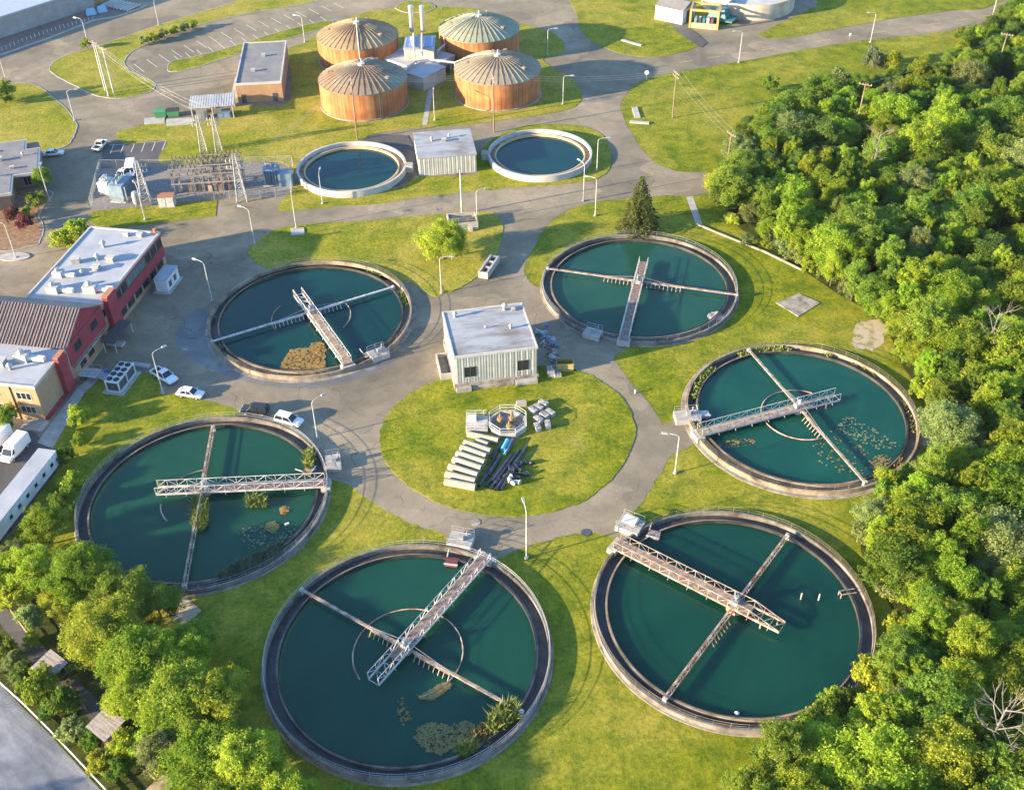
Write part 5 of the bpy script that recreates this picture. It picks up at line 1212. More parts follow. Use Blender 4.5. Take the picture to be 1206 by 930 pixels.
def transformer(px, s, rz, label, mat, fins=8):
    t = thing('transformer', label, 'transformer', W(*px), rz); sx, sy, sz = s
    MB().box(-sx / 2, -sy / 2, .3, sx / 2, sy / 2, sz).build('tank', mat, t, bevel=.06); MB().box(-sx / 2 - .3, -sy / 2 - .3, 0, sx / 2 + .3, sy / 2 + .3, .297).build('base', CONCRETE, t)
    for q in (-1, 1):
        f = MB()
        for k in range(fins):
            x = -sx / 2 + sx * (k + .5) / fins; f.box(x - .06, min(q * sy / 2, q * (sy / 2 + .6)) , .5, x + .06, max(q * sy / 2, q * (sy / 2 + .6)), sz - .2)
        f.build('cooling_fin', mat, t)
    c = MB()
    for x in (-sx * .3, 0, sx * .3): c.cyl(x, 0, sz, sz + 1.0, .16, 8, .07)
    c.build('bushing', OFFWHITE, t); MB().tube((-sx * .35, sy * .3, sz + .5), (sx * .35, sy * .3, sz + .5), .3, 10).build('expansion_tank', mat, t)
transformer((146, 232), (5.0, 3.0, 4.0), R(80), 'big blue grey transformer at the left end of the substation', BLUEGREY)
transformer((128, 226), (3.0, 2.0, 3.0), R(80), 'small white transformer at the left fence of the substation', WHITE, 5)
transformer((322, 216), (3.6, 2.4, 4.0), R(5), 'blue grey transformer near the right fence of the substation', BLUEGREY, 6)
cabinet(W(338, 218), R(5), (3.0, 2.0, 3.2), 'pale cabinet in the right rear corner of the substation', BLUEGREY)
oc_ = cabinet(W(198, 242), R(5), (3.4, 2.2, 2.5), 'pale cabinet with an orange lid at the substation front fence', STEEL)
for ch in oc_.children:
    if ch.name.startswith('lid'): ch.data.materials[0] = plain('faded_orange_lid', (.34, .14, .06), .7)
p = W(163, 244); t = thing('pressure_tank', 'upright grey cylinder tank on legs at the substation front fence', 'tank', p, 0)
MB().lathe([(.01, .7), (.7, .9), (.85, 1.3), (.85, 3.2), (.7, 3.7), (.01, 3.9)], 20).build('vessel', GALV, t, smooth=True)
for k in range(3): MB().tube((.6 * math.cos(k * 2.1), .6 * math.sin(k * 2.1), 0), (.6 * math.cos(k * 2.1), .6 * math.sin(k * 2.1), 1.0), .07, 5).build('leg', GALV, t)
p = W(150, 222); cabinet(p, R(75), (2.0, 1.4, 1.8), 'white cabinet beside the big blue grey transformer', WHITE)
for q, l in (((190, 134), 'green waste bin, left one of the pair by the concrete slabs'), ((205, 133), 'green waste bin, right one of the pair by the open shed')):
    p = W(q[0], q[1] + 4); t = thing('waste_bin', l, 'bin', p, R(8)); MB().frustum((-1.3, 1.3, -.8, .8), (-1.5, 1.5, -1, 1), .2, 1.7).build('tub', GREENP, t); MB().frustum((-1.55, 1.55, -1.05, 1.05), (-1.4, 1.4, -.7, .9), 1.703, 1.95).build('lid', BLACK if 'left' not in l else GREENP, t)
    for x in (-1.1, 1.1): MB().tube((x, -.6, .1), (x, .6, .1), .1, 8).build('wheel', BLACK, t)
p = W(190, 274, 0); p = W(191, 278); t = thing('red_vent_pipe', 'small orange red pipe at the far corner of the red building', 'pipe', LR(-.6, 25.2, 7.5), 0); MB().cyl(0, 0, 0, 1.0, .25, 10).build('shaft', ORANGE, t); MB().cyl(0, 0, 1.003, 1.2, .32, 10).build('cap', ORANGE, t)

# ================================================================== yard objects in the ring
# octagonal valve chamber
c = W(598, 497, 1.0); t = thing('valve_chamber', 'octagonal concrete valve chamber with white railings in the ring lawn', 'chamber', (c.x, c.y, 0), 0)
RR = 3.3; oc = [(RR * math.cos(R(22.5 + 45 * k)), RR * math.sin(R(22.5 + 45 * k))) for k in range(8)]; ic = [(x * .88, y * .88) for x, y in oc]
wl = MB()
for k in range(8): j = (k + 1) % 8; wl.prism([oc[k], oc[j], ic[j], ic[k]], 0, 1.1)
wl.build('wall', CONC_LIGHT, t); MB().prism([(x * .99, y * .99) for x, y in ic], 0, .35).build('floor', CONC_DIRTY, t)
h = MB()
for k in range(8):
    a, b_ = oc[k], oc[(k + 1) % 8]
    h.tube((a[0], a[1], 1.1), (a[0], a[1], 2.2), .05, 5)
    for z in (1.65, 2.2): h.tube((a[0], a[1], z), (b_[0], b_[1], z), .045, 4)
h.build('railing', WHITE, t)
for x, y in ((-1.3, .6), (.6, .9), (.2, -1.2)):
    v = MB().cyl(x, y, .35, 1.1, .42, 10, .3); v.cyl(x, y, 1.1, 1.5, .5, 10); v.cyl(x, y, 1.5, 2.3, .12, 6); v.build('valve', plain('ochre_valve_paint', (.34, .22, .09), .6), t)
MB().box(-.3, -.4, .352, 1.6, .7, .75).build('sump_cover', DARKMETAL, t)
pl = MB().box(-6.9, -1.8, 0, -3.3, 1.9, 1.0).build('platform', CONC_LIGHT, t); MB().box(-6.6, .2, 1.003, -5.2, 1.6, 1.5).build('control_box', WHITE, t)
h = MB()
for x in (-6.8, -5.4, -4.0):
    for y in (-1.7, 1.8): h.tube((x, y, 1.0), (x, y, 2.1), .045, 4)
for y in (-1.7, 1.8):
    for z in (1.6, 2.1): h.tube((-6.8, y, z), (-3.6, y, z), .045, 4)
h.tube((-6.8, -1.7, 2.1), (-6.8, 1.8, 2.1), .045, 4); h.build('platform_railing', WHITE, t)
# concrete pipes
PIPEC = M2('tan_concrete_pipe', (.27, .23, .15), (.42, .365, .26), .8, .85, .3, .7, stretch=(.3, 1, 1))
def pipe(pa, pb, r, label, mat, grp, name='concrete_pipe', lift=0):
    A, B = W(*pa, r), W(*pb, r); L = (B - A).length
    b_ = MB(); n = 18; prof = []
    o = b_.lathe([(r, 0), (r, L), (r * .8, L), (r * .8, 0)], n, close=True)
    b_.v = [(z, x, y) for x, y, z in b_.v]; b_.f = [f[::-1] for f in b_.f]
    ob = b_.build(name, mat, loc=(A.x, A.y, r + .05 + lift), rz=ang(A, B), smooth=True); return tag(ob, label, 'pipe', grp)
PW = [((547, 521), (578, 532)), ((543, 527), (573, 538)), ((538, 534), (571, 545)), ((534, 541), (567, 552)), ((529, 549), (563, 560)), ((525, 558), (560, 567)), ((524, 567), (560, 574))]
for k, (a, b_) in enumerate(PW): pipe(a, b_, .62, ('tan concrete pipe nearest to the short pipe in the row of seven', 'second tan concrete pipe from the top in the row of seven', 'third tan concrete pipe from the top in the row of seven', 'middle tan concrete pipe in the row of seven', 'third tan concrete pipe from the bottom in the row of seven', 'second tan concrete pipe from the bottom in the row of seven', 'lowest tan concrete pipe in the row of seven')[k], PIPEC, 'tan concrete pipes in the ring lawn')
pipe((551, 511), (587, 519), .55, 'long tan concrete pipe along the valve chamber', PIPEC, 'tan concrete pipes in the ring lawn'); pipe((561, 519), (575, 524), .55, 'short tan concrete pipe above the row of seven', PIPEC, 'tan concrete pipes in the ring lawn')
DKP = M2('black_iron_pipe', (.015, .02, .028), (.04, .05, .065), 1.2, .45)
for k, (a, b_) in enumerate((((580, 540), (594, 516)), ((567, 566), (583, 540)), ((575, 560), (590, 537)), ((572, 573), (592, 546)), ((580, 567), (603, 536)), ((578, 576), (612, 530)), ((584, 577), (618, 531)), ((590, 577), (621, 526)), ((564, 573), (574, 558)))):
    pipe(a, b_, .24 if k % 2 else .3, 'black iron pipe in the slanting stack beside the tan pipes', DKP, 'black iron pipes', 'iron_pipe', .05 * (k % 3))
pipe((592, 531), (598, 520), .36, 'wide light blue pipe on the black pipes', LBLUE, None, 'blue_pipe', .3); pipe((594, 537), (604, 519), .22, 'long light blue pipe next to the red one', LBLUE, None, 'blue_pipe', .3)
pipe((598, 534), (606, 519), .22, 'dark red pipe beside the light blue ones', REDP, None, 'red_pipe', .3)
fit0 = None
for k, q in enumerate(((600, 556), (606, 552), (609, 560), (602, 564), (614, 551), (618, 556), (609, 547), (597, 568), (590, 571), (622, 550))):
    p = W(*q)
    if fit0 is None:
        fit0 = thing('pipe_elbow', 'black pipe elbow in the heap right of the iron pipes', 'pipe fitting', p, 0, 'black pipe elbows'); b_ = MB(); pts = [(.8 * math.cos(a), .8 * math.sin(a), .36) for a in [j * PI / 2 / 6 for j in range(7)]]
        b_.path(pts, .32, 10).build('bend', DKP, fit0, smooth=True); MB().tube((.8, -.05, .36), (.8, .06, .36), .45, 12).build('flange', DKP, fit0); MB().tube((-.05, .8, .36), (.06, .8, .36), .45, 12).build('flange', DKP, fit0)
    else: dup(fit0, p, rnd.random() * 6)
for q, l, a in (((606, 566), 'white curved pipe elbow on the lower end of the heap', 2.2), ((609, 573), 'white curved pipe elbow lying lowest in the heap', 1.0)):
    t = dup(fit0, W(*q, .25), a, l, 'white pipe elbows')
    for ch in t.children: ch.data = ch.data.copy(); ch.data.materials[0] = OFFWHITE
# blocks
BLK = None
BL = ['upper right corner block of the concrete block group', 'middle block of the top row in the concrete block group', 'left block of the top row in the concrete block group', 'right end block of the concrete block group', 'block in the centre of the concrete block group', 'left block under the top row of the concrete block group', 'lowest left block of the concrete block group', 'lowest right block of the concrete block group', 'lone pinkish block left of the concrete block group']
for k, (q, a) in enumerate((((640, 475), -40), ((634, 480), -45), ((628, 483), -50), ((648, 486), -45), ((641, 489), -45), ((634, 494), -45), ((633, 503), -75), ((645, 500), -85), ((614, 475), 8))):
    b_ = MB().box(-.85, -.45, 0, .85, .45, .8); b_.box(-.3, -.12, .8, .3, .12, .86)
    tag(b_.build('concrete_block', CONC_LIGHT, loc=W(q[0], q[1] + 2, .1), rz=R(a), bevel=.04), BL[k], 'concrete block', 'concrete blocks on the ring lawn')
# junk by the control building
p = W(665, 434); t = thing('yellow_skip', 'open yellow skip at the corner of the ring lawn', 'skip', p, R(0)); b_ = MB().box(-1.5, -1, 0.1, 1.5, -.9, 1.6); b_.box(-1.5, .9, .1, 1.5, 1, 1.6); b_.box(-1.5, -.897, .1, -1.4, .897, 1.6); b_.box(1.4, -.897, .1, 1.5, .897, 1.6); b_.box(-1.4, -.897, .1, 1.4, .897, .2); b_.build('tub', YELLOW, t); MB().box(-1.6, -1.1, 1.603, 1.6, -.85, 1.7).build('lip', YELLOW, t)
for q, l, n in (((648, 440), 'stack of pale pallets standing left of the yellow skip', 6), ((656, 441), 'low pale crate between the pallets and the yellow skip', 3)):
    p = W(*q, .1); t = thing('pallet_stack', l, 'pallets', p, R(10))
    for k in range(n): MB().box(-.6, -.9, .2 * k, .6, .9, .2 * k + .1).build('pallet', OFFWHITE if k % 2 else CONC_LIGHT, t); 
    b_ = MB(); [b_.box(-.6 + .5 * j, -.88, .2 * k + .1, -.4 + .5 * j, .88, .2 * k + .199) for k in range(n) for j in range(3)]; b_.build('spacer', WOOD_GREY, t)
r_ = random.Random(5)
for k in range(26):
    u = r_.random(); q = (636 + 22 * u + r_.uniform(-4, 6), 384 + 54 * u * r_.uniform(.7, 1.1)); p = W(*q, .02); kd = k % 4
    b_ = MB()
    if kd == 0: b_.obox((0, 0, 0), r_.uniform(.8, 1.6), r_.uniform(.6, 1.2), r_.uniform(.4, 1.0), r_.random() * 3)
    elif kd == 1: b_.tube((-1.0, 0, .2), (1.1, .3, .35), .2, 8); b_.tube((-.8, .3, .15), (.9, -.3, .5), .14, 8)
    elif kd == 2: b_.cyl(0, 0, 0, .9, .45, 12); b_.cyl(0, 0, .9, 1.2, .2, 8)
    else: b_.obox((0, 0, 0), 1.6, 1.1, .12, .3); b_.obox((.1, 0, .15), 1.2, .9, .1, .9); b_.obox((.2, .1, .3), 1.0, .5, .3, .5)
    nm, l = (('scrap_box', 'grey scrap box in the junk heap beside the control building'), ('scrap_pipe', 'grey scrap pipes in the junk heap beside the control building'), ('scrap_drum', 'grey scrap drum in the junk heap beside the control building'), ('scrap_sheet', 'grey scrap sheets in the junk heap beside the control building'))[kd]
    tag(b_.build(nm, (GALV, STEEL, BLUEGREY, RUSTY)[r_.randint(0, 3)], loc=p, rz=r_.random() * 6), l, 'scrap', nm.replace('_', ' ') + ' pieces in the junk heap')
# railed concrete chamber, concrete block trailer
A = W(529, 274); t = thing('concrete_chamber', 'railed concrete chamber beside the road, above the round bush tree', 'chamber', A, R(8)); b_ = MB()
b_.box(0, 0, 0, 6.2, .3, 2.0); b_.box(0, 4.2, 0, 6.2, 4.5, 2.0); b_.box(0, .303, 0, .3, 4.197, 2.0); b_.box(5.9, .303, 0, 6.2, 4.197, 2.0); b_.box(.3, .303, 0, 5.9, 4.197, 1.2); b_.build('wall', CONC_LIGHT, t)
h = MB()
for x in (.15, 2.1, 4.1, 6.05):
    for y in (.15, 4.35): h.tube((x, y, 2), (x, y, 3.1), .05, 4)
for y in (.15, 4.35):
    for z in (2.55, 3.1): h.tube((.15, y, z), (6.05, y, z), .045, 4)
h.build('railing', YELLOW, t); b_ = MB().box(.8, 1, 1.203, 2.4, 3, 2.1); b_.box(3.6, 1, 1.203, 5.2, 3.2, 1.9); b_.build('cover', DARKMETAL, t); MB().box(4.2, -.5, 0, 5.0, -.003, .9).build('step', CONCRETE, t)
A = W(571, 325); B = W(580, 312); t = thing('barrier_blocks', 'row of pale hollow concrete barrier blocks at the road edge', 'barrier', (A.x, A.y, 0), ang(A, B)); L_ = (B - A).length + 1.5
b_ = MB().box(-1, -1.0, .05, L_, -.6, 1.5); b_.box(-1, .6, .05, L_, 1.0, 1.5); 
for k in range(4): x = -1 + (L_ + .6) * k / 3; b_.box(x, -.597, .05, x + .4, .597, 1.4)
b_.build('frame', CONC_LIGHT, t)
for k in range(3): MB().box(-.55 + (L_ + .6) * k / 3, -.55, .5, -.75 + (L_ + .6) * (k + 1) / 3, .55, .8).build('well', DARKMETAL, t)
# field items
t = tag(MB().box(-.7, -3, 0, .7, 3, .3).build('concrete_plank', CONC_LIGHT, loc=W(749, 133), rz=R(2)), 'long pale plank lying in the field by the road junction', 'plank'); tag(MB().box(-2.4, -.5, 0, 2.4, .5, .35).build('concrete_plank', CONC_LIGHT, loc=W(753, 145), rz=R(-12)), 'pale concrete beam at the foot of the long plank', 'beam')
tag(MB().box(-3.4, -.5, 0, 3.4, .5, .3).build('concrete_beam', CONC_LIGHT, loc=W(744, 51, .1), rz=R(-40)), 'thin pale beam lying on the upper lawn', 'beam')
p = W(761, 95); t = thing('road_sign', 'small white round road sign at the field edge', 'sign', p, 0); MB().cyl(0, 0, 0, 2.4, .05, 6).build('post', GALV, t); MB().tube((0, -.05, 2.2), (0, -.09, 2.2), .6, 16).build('sign_plate', WHITE, t)
p = W(1000, 47); t = thing('road_sign', 'small white square sign beside the right hand road', 'sign', p, 0); MB().cyl(0, 0, 0, 1.8, .05, 6).build('post', GALV, t); MB().box(-.3, -.06, 1.2, .3, -.055 + .03, 1.9).build('sign_plate', WHITE, t)
for q, l in (((712, 418 + 0), None),):
    pass
p = W(748, 463); t = thing('valve_post', 'small white valve post on the ring road', 'post', p, 0); MB().cyl(0, 0, 0, .6, .14, 8).build('shaft', WHITE, t); MB().cyl(0, 0, .603, .75, .2, 8, .1).build('cap', OFFWHITE, t)
for q, l in (((218, 410), 'round manhole cover on the road left of the algae mat tank'), ((560, 615), 'round manhole cover on the ring road above the nearest tank'), ((690, 627), 'dark manhole on the ring road near the tank with the tan drum')):
    p = W(*q, .025); t = tag(MB().cyl(0, 0, 0, .06, .75, 20).build('manhole', DARKMETAL if 'dark' in l else CONC_DIRTY, loc=p), l, 'manhole')
# huts and rails at the lower left
for q, l in (((58, 783), 'small wooden hut on stilts, upper one of the two at the lower left'), ((124, 852), 'small wooden hut on stilts, lower one of the two at the lower left')):
    c = W(*q, 3.0); t = thing('wooden_hut', l, 'hut', (c.x, c.y, 0), R(-36)); 
    for x in (-1.4, 1.4):
        for y in (-1.1, 1.1): MB().tube((x, y, 0), (x, y, 2.7), .1, 6).build('post', WOOD_GREY, t)
    MB().box(-1.6, -1.3, 1.2, 1.6, 1.3, 1.35).build('floor', WOOD, t); r_ = MB()
    for k in range(6): r_.add([(-1.8 + .61 * k, -1.6, 2.75), (-1.8 + .61 * k + .595, -1.6, 2.75), (-1.8 + .61 * k + .595, 1.6, 3.2), (-1.8 + .61 * k, 1.6, 3.2), (-1.8 + .61 * k, -1.6, 2.85), (-1.8 + .61 * k + .595, -1.6, 2.85), (-1.8 + .61 * k + .595, 1.6, 3.3), (-1.8 + .61 * k, 1.6, 3.3)], [(3, 2, 1, 0), (4, 5, 6, 7), (0, 1, 5, 4), (1, 2, 6, 5), (2, 3, 7, 6), (3, 0, 4, 7)])
    r_.build('roof', WOOD_GREY, t); MB().box(-1.5, 1.15, 1.353, 1.5, 1.22, 2.6).build('back_wall', WOOD_GREY, t)
    b_ = MB(); b_.tube((1.2, -1.2, 1.3), (2.0, -2.6, 0), .07, 5); b_.tube((.4, -1.2, 1.3), (1.2, -2.6, 0), .07, 5); b_.build('ladder', WOOD_GREY, t)
def rail(px, h, label, mat, n, name, cat, r=.06):
    pts = [W(*q) for q in px]; o = pts[0]; t = thing(name, label, cat, o, 0); b_ = MB(); k_ = MB()
    for a, c in zip(pts, pts[1:]):
        for z in (h, h * .55): k_.tube(a - o + Vector((0, 0, z)), c - o + Vector((0, 0, z)), r, 5)
        m_ = max(1, int((c - a).length / n))
        for j in range(m_ + 1): q = a.lerp(c, j / m_) - o; b_.tube((q.x, q.y, 0), (q.x, q.y, h), r, 5)
    k_.build('rail', mat, t); b_.build('post_row', mat, t)
rail([(-10, 796), (30, 832), (60, 862), (95, 899), (124, 930), (160, 972)], .85, 'pale guard rail along the worn road at the lower left', CONCRETE, 2.5, 'guard_rail', 'guard rail', .1)
rail([(14, 722), (45, 764)], .9, 'yellow rail above the upper wooden hut', YELLOW, 2, 'hand_rail', 'rail'); rail([(82, 808), (103, 838)], .9, 'yellow rail between the two wooden huts', YELLOW, 2, 'hand_rail', 'rail'); rail([(124, 880), (138, 890)], .9, 'short orange rail below the lower wooden hut', ORANGE, 1, 'hand_rail', 'rail'); rail([(155, 898), (184, 920)], .9, 'yellow rail at the bottom end of the trench walk', YELLOW, 2, 'hand_rail', 'rail')
# ================================================================== trees
NR = np.random.default_rng(4)
def quads(cent, nor, size, asp=1.4):
    """leaf quads: cent (n,3), nor (n,3) facing directions, size (n,)"""
    n = len(cent); nor = nor / (np.linalg.norm(nor, axis=1, keepdims=True) + 1e-9)
    r_ = NR.normal(size=(n, 3)); u = np.cross(nor, r_); u /= (np.linalg.norm(u, axis=1, keepdims=True) + 1e-9); v = np.cross(nor, u)
    s = size[:, None]; q = np.stack([cent - u * s * asp, cent - v * s * .7, cent + u * s * asp, cent + v * s * .7], 1)
    return q.reshape(-1, 3)
def quad_mesh(name, vs, mat):
    me = bpy.data.meshes.new(name); n = len(vs) // 4
    me.vertices.add(n * 4); me.vertices.foreach_set('co', vs.astype(np.float32).ravel()); me.loops.add(n * 4); me.loops.foreach_set('vertex_index', np.arange(n * 4, dtype=np.int32))
    me.polygons.add(n); me.polygons.foreach_set('loop_start', np.arange(0, n * 4, 4, dtype=np.int32)); me.polygons.foreach_set('loop_total', np.full(n, 4, dtype=np.int32))
    me.update(calc_edges=True); me.validate(); me.materials.append(mat); return me
def leaf_mat(name, c1, c2, c3):
    mt, t, p = newmat(name); v = pos(t); oi = N(t, 'ShaderNodeObjectInfo')
    f = noise(t, v, .42, 3, .6); g = noise(t, v, 2.6, 3, .7)
    c = ramp(t, f, [(.32, c1), (.5, c2), (.68, c3)])
    c = mix(t, .55, c, ramp(t, g, [(.3, (.6, .62, .55)), (.7, (1.35, 1.3, 1.3))]), 'MULTIPLY')
    hs = N(t, 'ShaderNodeHueSaturation'); hs.inputs['Saturation'].default_value = 1
    m1 = N(t, 'ShaderNodeMapRange'); m1.inputs[3].default_value = .478; m1.inputs[4].default_value = .518; t.links.new(oi.outputs['Random'], m1.inputs[0]); t.links.new(m1.outputs[0], hs.inputs['Hue'])
    ml = N(t, 'ShaderNodeMath', operation='MULTIPLY'); ml.inputs[1].default_value = 7.31; t.links.new(oi.outputs['Random'], ml.inputs[0]); fr = N(t, 'ShaderNodeMath', operation='FRACT'); t.links.new(ml.outputs[0], fr.inputs[0])
    m2 = N(t, 'ShaderNodeMapRange'); m2.inputs[3].default_value = .72; m2.inputs[4].default_value = 1.25; t.links.new(fr.outputs[0], m2.inputs[0]); t.links.new(m2.outputs[0], hs.inputs['Value'])
    t.links.new(c, hs.inputs['Color']); t.links.new(hs.outputs[0], p.inputs['Base Color'])
    p.inputs['Roughness'].default_value = .7; p.inputs['Specular IOR Level'].default_value = .15
    tr = N(t, 'ShaderNodeBsdfTranslucent'); t.links.new(hs.outputs[0], tr.inputs['Color']); mx = N(t, 'ShaderNodeMixShader'); mx.inputs[0].default_value = .5
    t.links.new(p.outputs[0], mx.inputs[1]); t.links.new(tr.outputs[0], mx.inputs[2]); t.links.new(mx.outputs[0], t.nodes['Material Output'].inputs[0]); return mt
LEAF = {'bright': leaf_mat('bright_leaves', (0.155, 0.265, 0.021), (0.256, 0.366, 0.031), (0.377, 0.458, 0.054)), 'mid': leaf_mat('mid_green_leaves', (0.102, 0.194, 0.026), (0.174, 0.275, 0.035), (0.265, 0.355, 0.052)),
        'dark': leaf_mat('dark_leaves', (0.062, 0.134, 0.029), (0.108, 0.194, 0.037), (0.174, 0.265, 0.054)), 'olive': leaf_mat('grey_olive_leaves', (0.155, 0.215, 0.069), (0.235, 0.295, 0.095), (0.338, 0.386, 0.140)),
        'gold': leaf_mat('yellow_green_leaves', (0.204, 0.275, 0.026), (0.316, 0.386, 0.035), (0.450, 0.509, 0.065)), 'needle': leaf_mat('spruce_needles', (0.084, 0.110, 0.028), (0.134, 0.160, 0.039), (0.224, 0.220, 0.062)),
        'pale': leaf_mat('pale_leaves', (0.146, 0.176, 0.084), (0.202, 0.231, 0.123), (0.280, 0.297, 0.179)), 'red': leaf_mat('dark_red_leaves', (0.122, 0.037, 0.043), (0.204, 0.062, 0.065), (0.286, 0.101, 0.085))}
BARK = M2('bark', (.07, .05, .035), (.15, .11, .08), 2, .9, stretch=(1, 1, .2)); DEADWOOD = M2('dead_wood', (.11, .098, .085), (.20, .18, .16), 1.5, .9)
def crown_mesh(seed, Rr, Hc, base, nlobe, sub, leaves, size, flat=1.0, up=.5):
    g = np.random.default_rng(seed); C_ = []; NN = []; S = []
    lob = []
    for i in range(nlobe):
        th = 2 * PI * (i * .618 + g.uniform(-.1, .1)); zz = -0.55 + 1.5 * ((i + .5) / nlobe) + g.uniform(-.12, .12); zz = min(zz, .92)
        rr = math.sqrt(max(0, 1 - min(1, abs(zz)) ** 2)) * g.uniform(.5, .78)
        lob.append((np.array([math.cos(th) * rr * Rr, math.sin(th) * rr * Rr, base + Hc * (.5 + zz * .42)]), Rr * g.uniform(.22, .46)))
    lob.append((np.array([0, 0, base + Hc * .6]), Rr * .5))
    for c, lr in lob:
        d = g.normal(size=(sub, 3)); d /= np.linalg.norm(d, axis=1, keepdims=True); d[:, 2] = np.where(d[:, 2] < -.5, -d[:, 2], d[:, 2])
        sc = c + d * lr * g.uniform(.35, 1.18, size=(sub, 1)) * np.array([1, 1, Hc / (2 * Rr) * flat])
        for k in range(sub):
            e = g.normal(size=(leaves, 3)); e /= np.linalg.norm(e, axis=1, keepdims=True)
            rad = Rr * .15 * g.uniform(.7, 1.4); q = sc[k] + e * rad * g.uniform(.2, 1, size=(leaves, 1)) ** .5
            C_.append(q); NN.append(d[k] * .45 + e * .35 + np.array([0, 0, up * .6]) + g.normal(size=(leaves, 3)) * .75); S.append(size * g.uniform(.6, 1.3, size=leaves))
    return quads(np.concatenate(C_), np.concatenate(NN), np.concatenate(S)), lob
def trunk_mb(h, r, lob, spread=.8):
    b = MB(); b.tube((0, 0, -.3), (.05, .03, h * .5), r, 7, r * .75); b.tube((.05, .03, h * .5), (0, .1, h), r * .75, 6, r * .3)
    for k, (c, lr) in enumerate(lob[:-1]):
        if k % 2 == 0: z = h * (.4 + .5 * (k / len(lob))); b.tube((0, 0, z), (c[0] * spread, c[1] * spread, c[2]), r * .35, 5, r * .1)
    return b
ARCH = []
def arch(name, seed, Rr, Hc, base, nl, sub, lv, size, mats, tr=.22):
    vs, lob = crown_mesh(seed, Rr, Hc, base, nl, sub, lv, size); me = {}
    for m_ in mats: me[m_] = quad_mesh('crown', vs, LEAF[m_])
    tb = trunk_mb(base + Hc * .7, tr, lob); tm = bpy.data.meshes.new('trunk'); tm.from_pydata(tb.v, [], tb.f); tm.materials.append(BARK)
    return dict(me=me, trunk=tm, R=Rr, H=base + Hc)
ALLM = ('bright', 'mid', 'dark', 'olive', 'gold')
BROAD = [arch('broad', s, 4.4, h, b, n, 26, 46, .122, ALLM) for s, h, b, n in ((1, 9.5, 1.0, 17), (2, 8.5, .8, 15), (3, 10.5, 1.2, 19), (4, 9.0, .9, 14), (5, 11.5, 1.2, 20))]
TALL = [arch('tall', s, 3.0, 11.5, .8, 16, 22, 42, .115, ALLM) for s in (11, 12, 13)]
BIG = [arch('big', s, 5.2, 10.5, 1.0, 24, 32, 54, .122, ('bright', 'gold', 'mid', 'olive'), .28) for s in (21, 22, 23)]
SHRUB = [arch('shrub', s, 1.7, 2.3, .1, 9, 16, 30, .085, ALLM + ('pale', 'red'), .06) for s in (31, 32, 33)]
def plant(A_, matk, x, y, s, label, cat='tree', name='broadleaf_tree', group=None, rz=None):
    t = thing(name, label, cat, (x, y, 0), rnd.random() * 6.28 if rz is None else rz, group)
    sx = s * rnd.uniform(.9, 1.12); t.scale = (sx, sx * rnd.uniform(.92, 1.08), s * rnd.uniform(.9, 1.15))
    o = bpy.data.objects.new('trunk', A_['trunk']); COL.objects.link(o); o.parent = t
    o = bpy.data.objects.new('crown', A_['me'][matk]); COL.objects.link(o); o.parent = t
    return t
# ---- the wood on the right: one tree at a time
WOOD_P = ground_poly(FEDGE)
PLACED = []
DESC = {'bright': 'bright green', 'mid': 'mid green', 'dark': 'dark green', 'olive': 'greyish olive', 'gold': 'yellow green'}
NAMES = {'broad': 'broad', 'tall': 'narrow', 'big': 'large'}
def zone(px, py):
    if py < 150: return 'in the upper right corner of the wood'
    if py < 260: return 'in the wood above the long low wall' if px < 1010 else 'deep in the upper wood'
    if py < 400: return 'in the wood right of the concrete slab' if px < 1090 else 'at the right edge beyond the concrete slab'
    if py < 560: return 'in the wood right of the weedy rimmed tank' if px < 1150 else 'at the right edge beyond the weedy rimmed tank'
    if py < 720: return 'in the wood right of the tan drum tank' if px < 1140 else 'at the right edge beyond the tan drum tank'
    return 'in the lower right corner of the wood'
def put(px, py, kind, matk, s, label=None, group=None):
    p = W(px, py); A_ = {'broad': BROAD, 'tall': TALL, 'big': BIG}[kind]; A_ = A_[rnd.randrange(len(A_))]
    if matk not in A_['me']: matk = 'mid'
    PLACED.append((p.x, p.y, A_['R'] * s))
    if label is None:
        label = '%s %s tree %s' % (NAMES[kind], DESC[matk], zone(px, py)); group = label.replace(' tree ', ' trees ')
    o = plant(A_, matk, p.x, p.y, s, label, group=group)
    if px > 600: o.scale.z *= .76 if py > 170 else .7; o.scale.x *= 1.08; o.scale.y *= 1.08
    return o
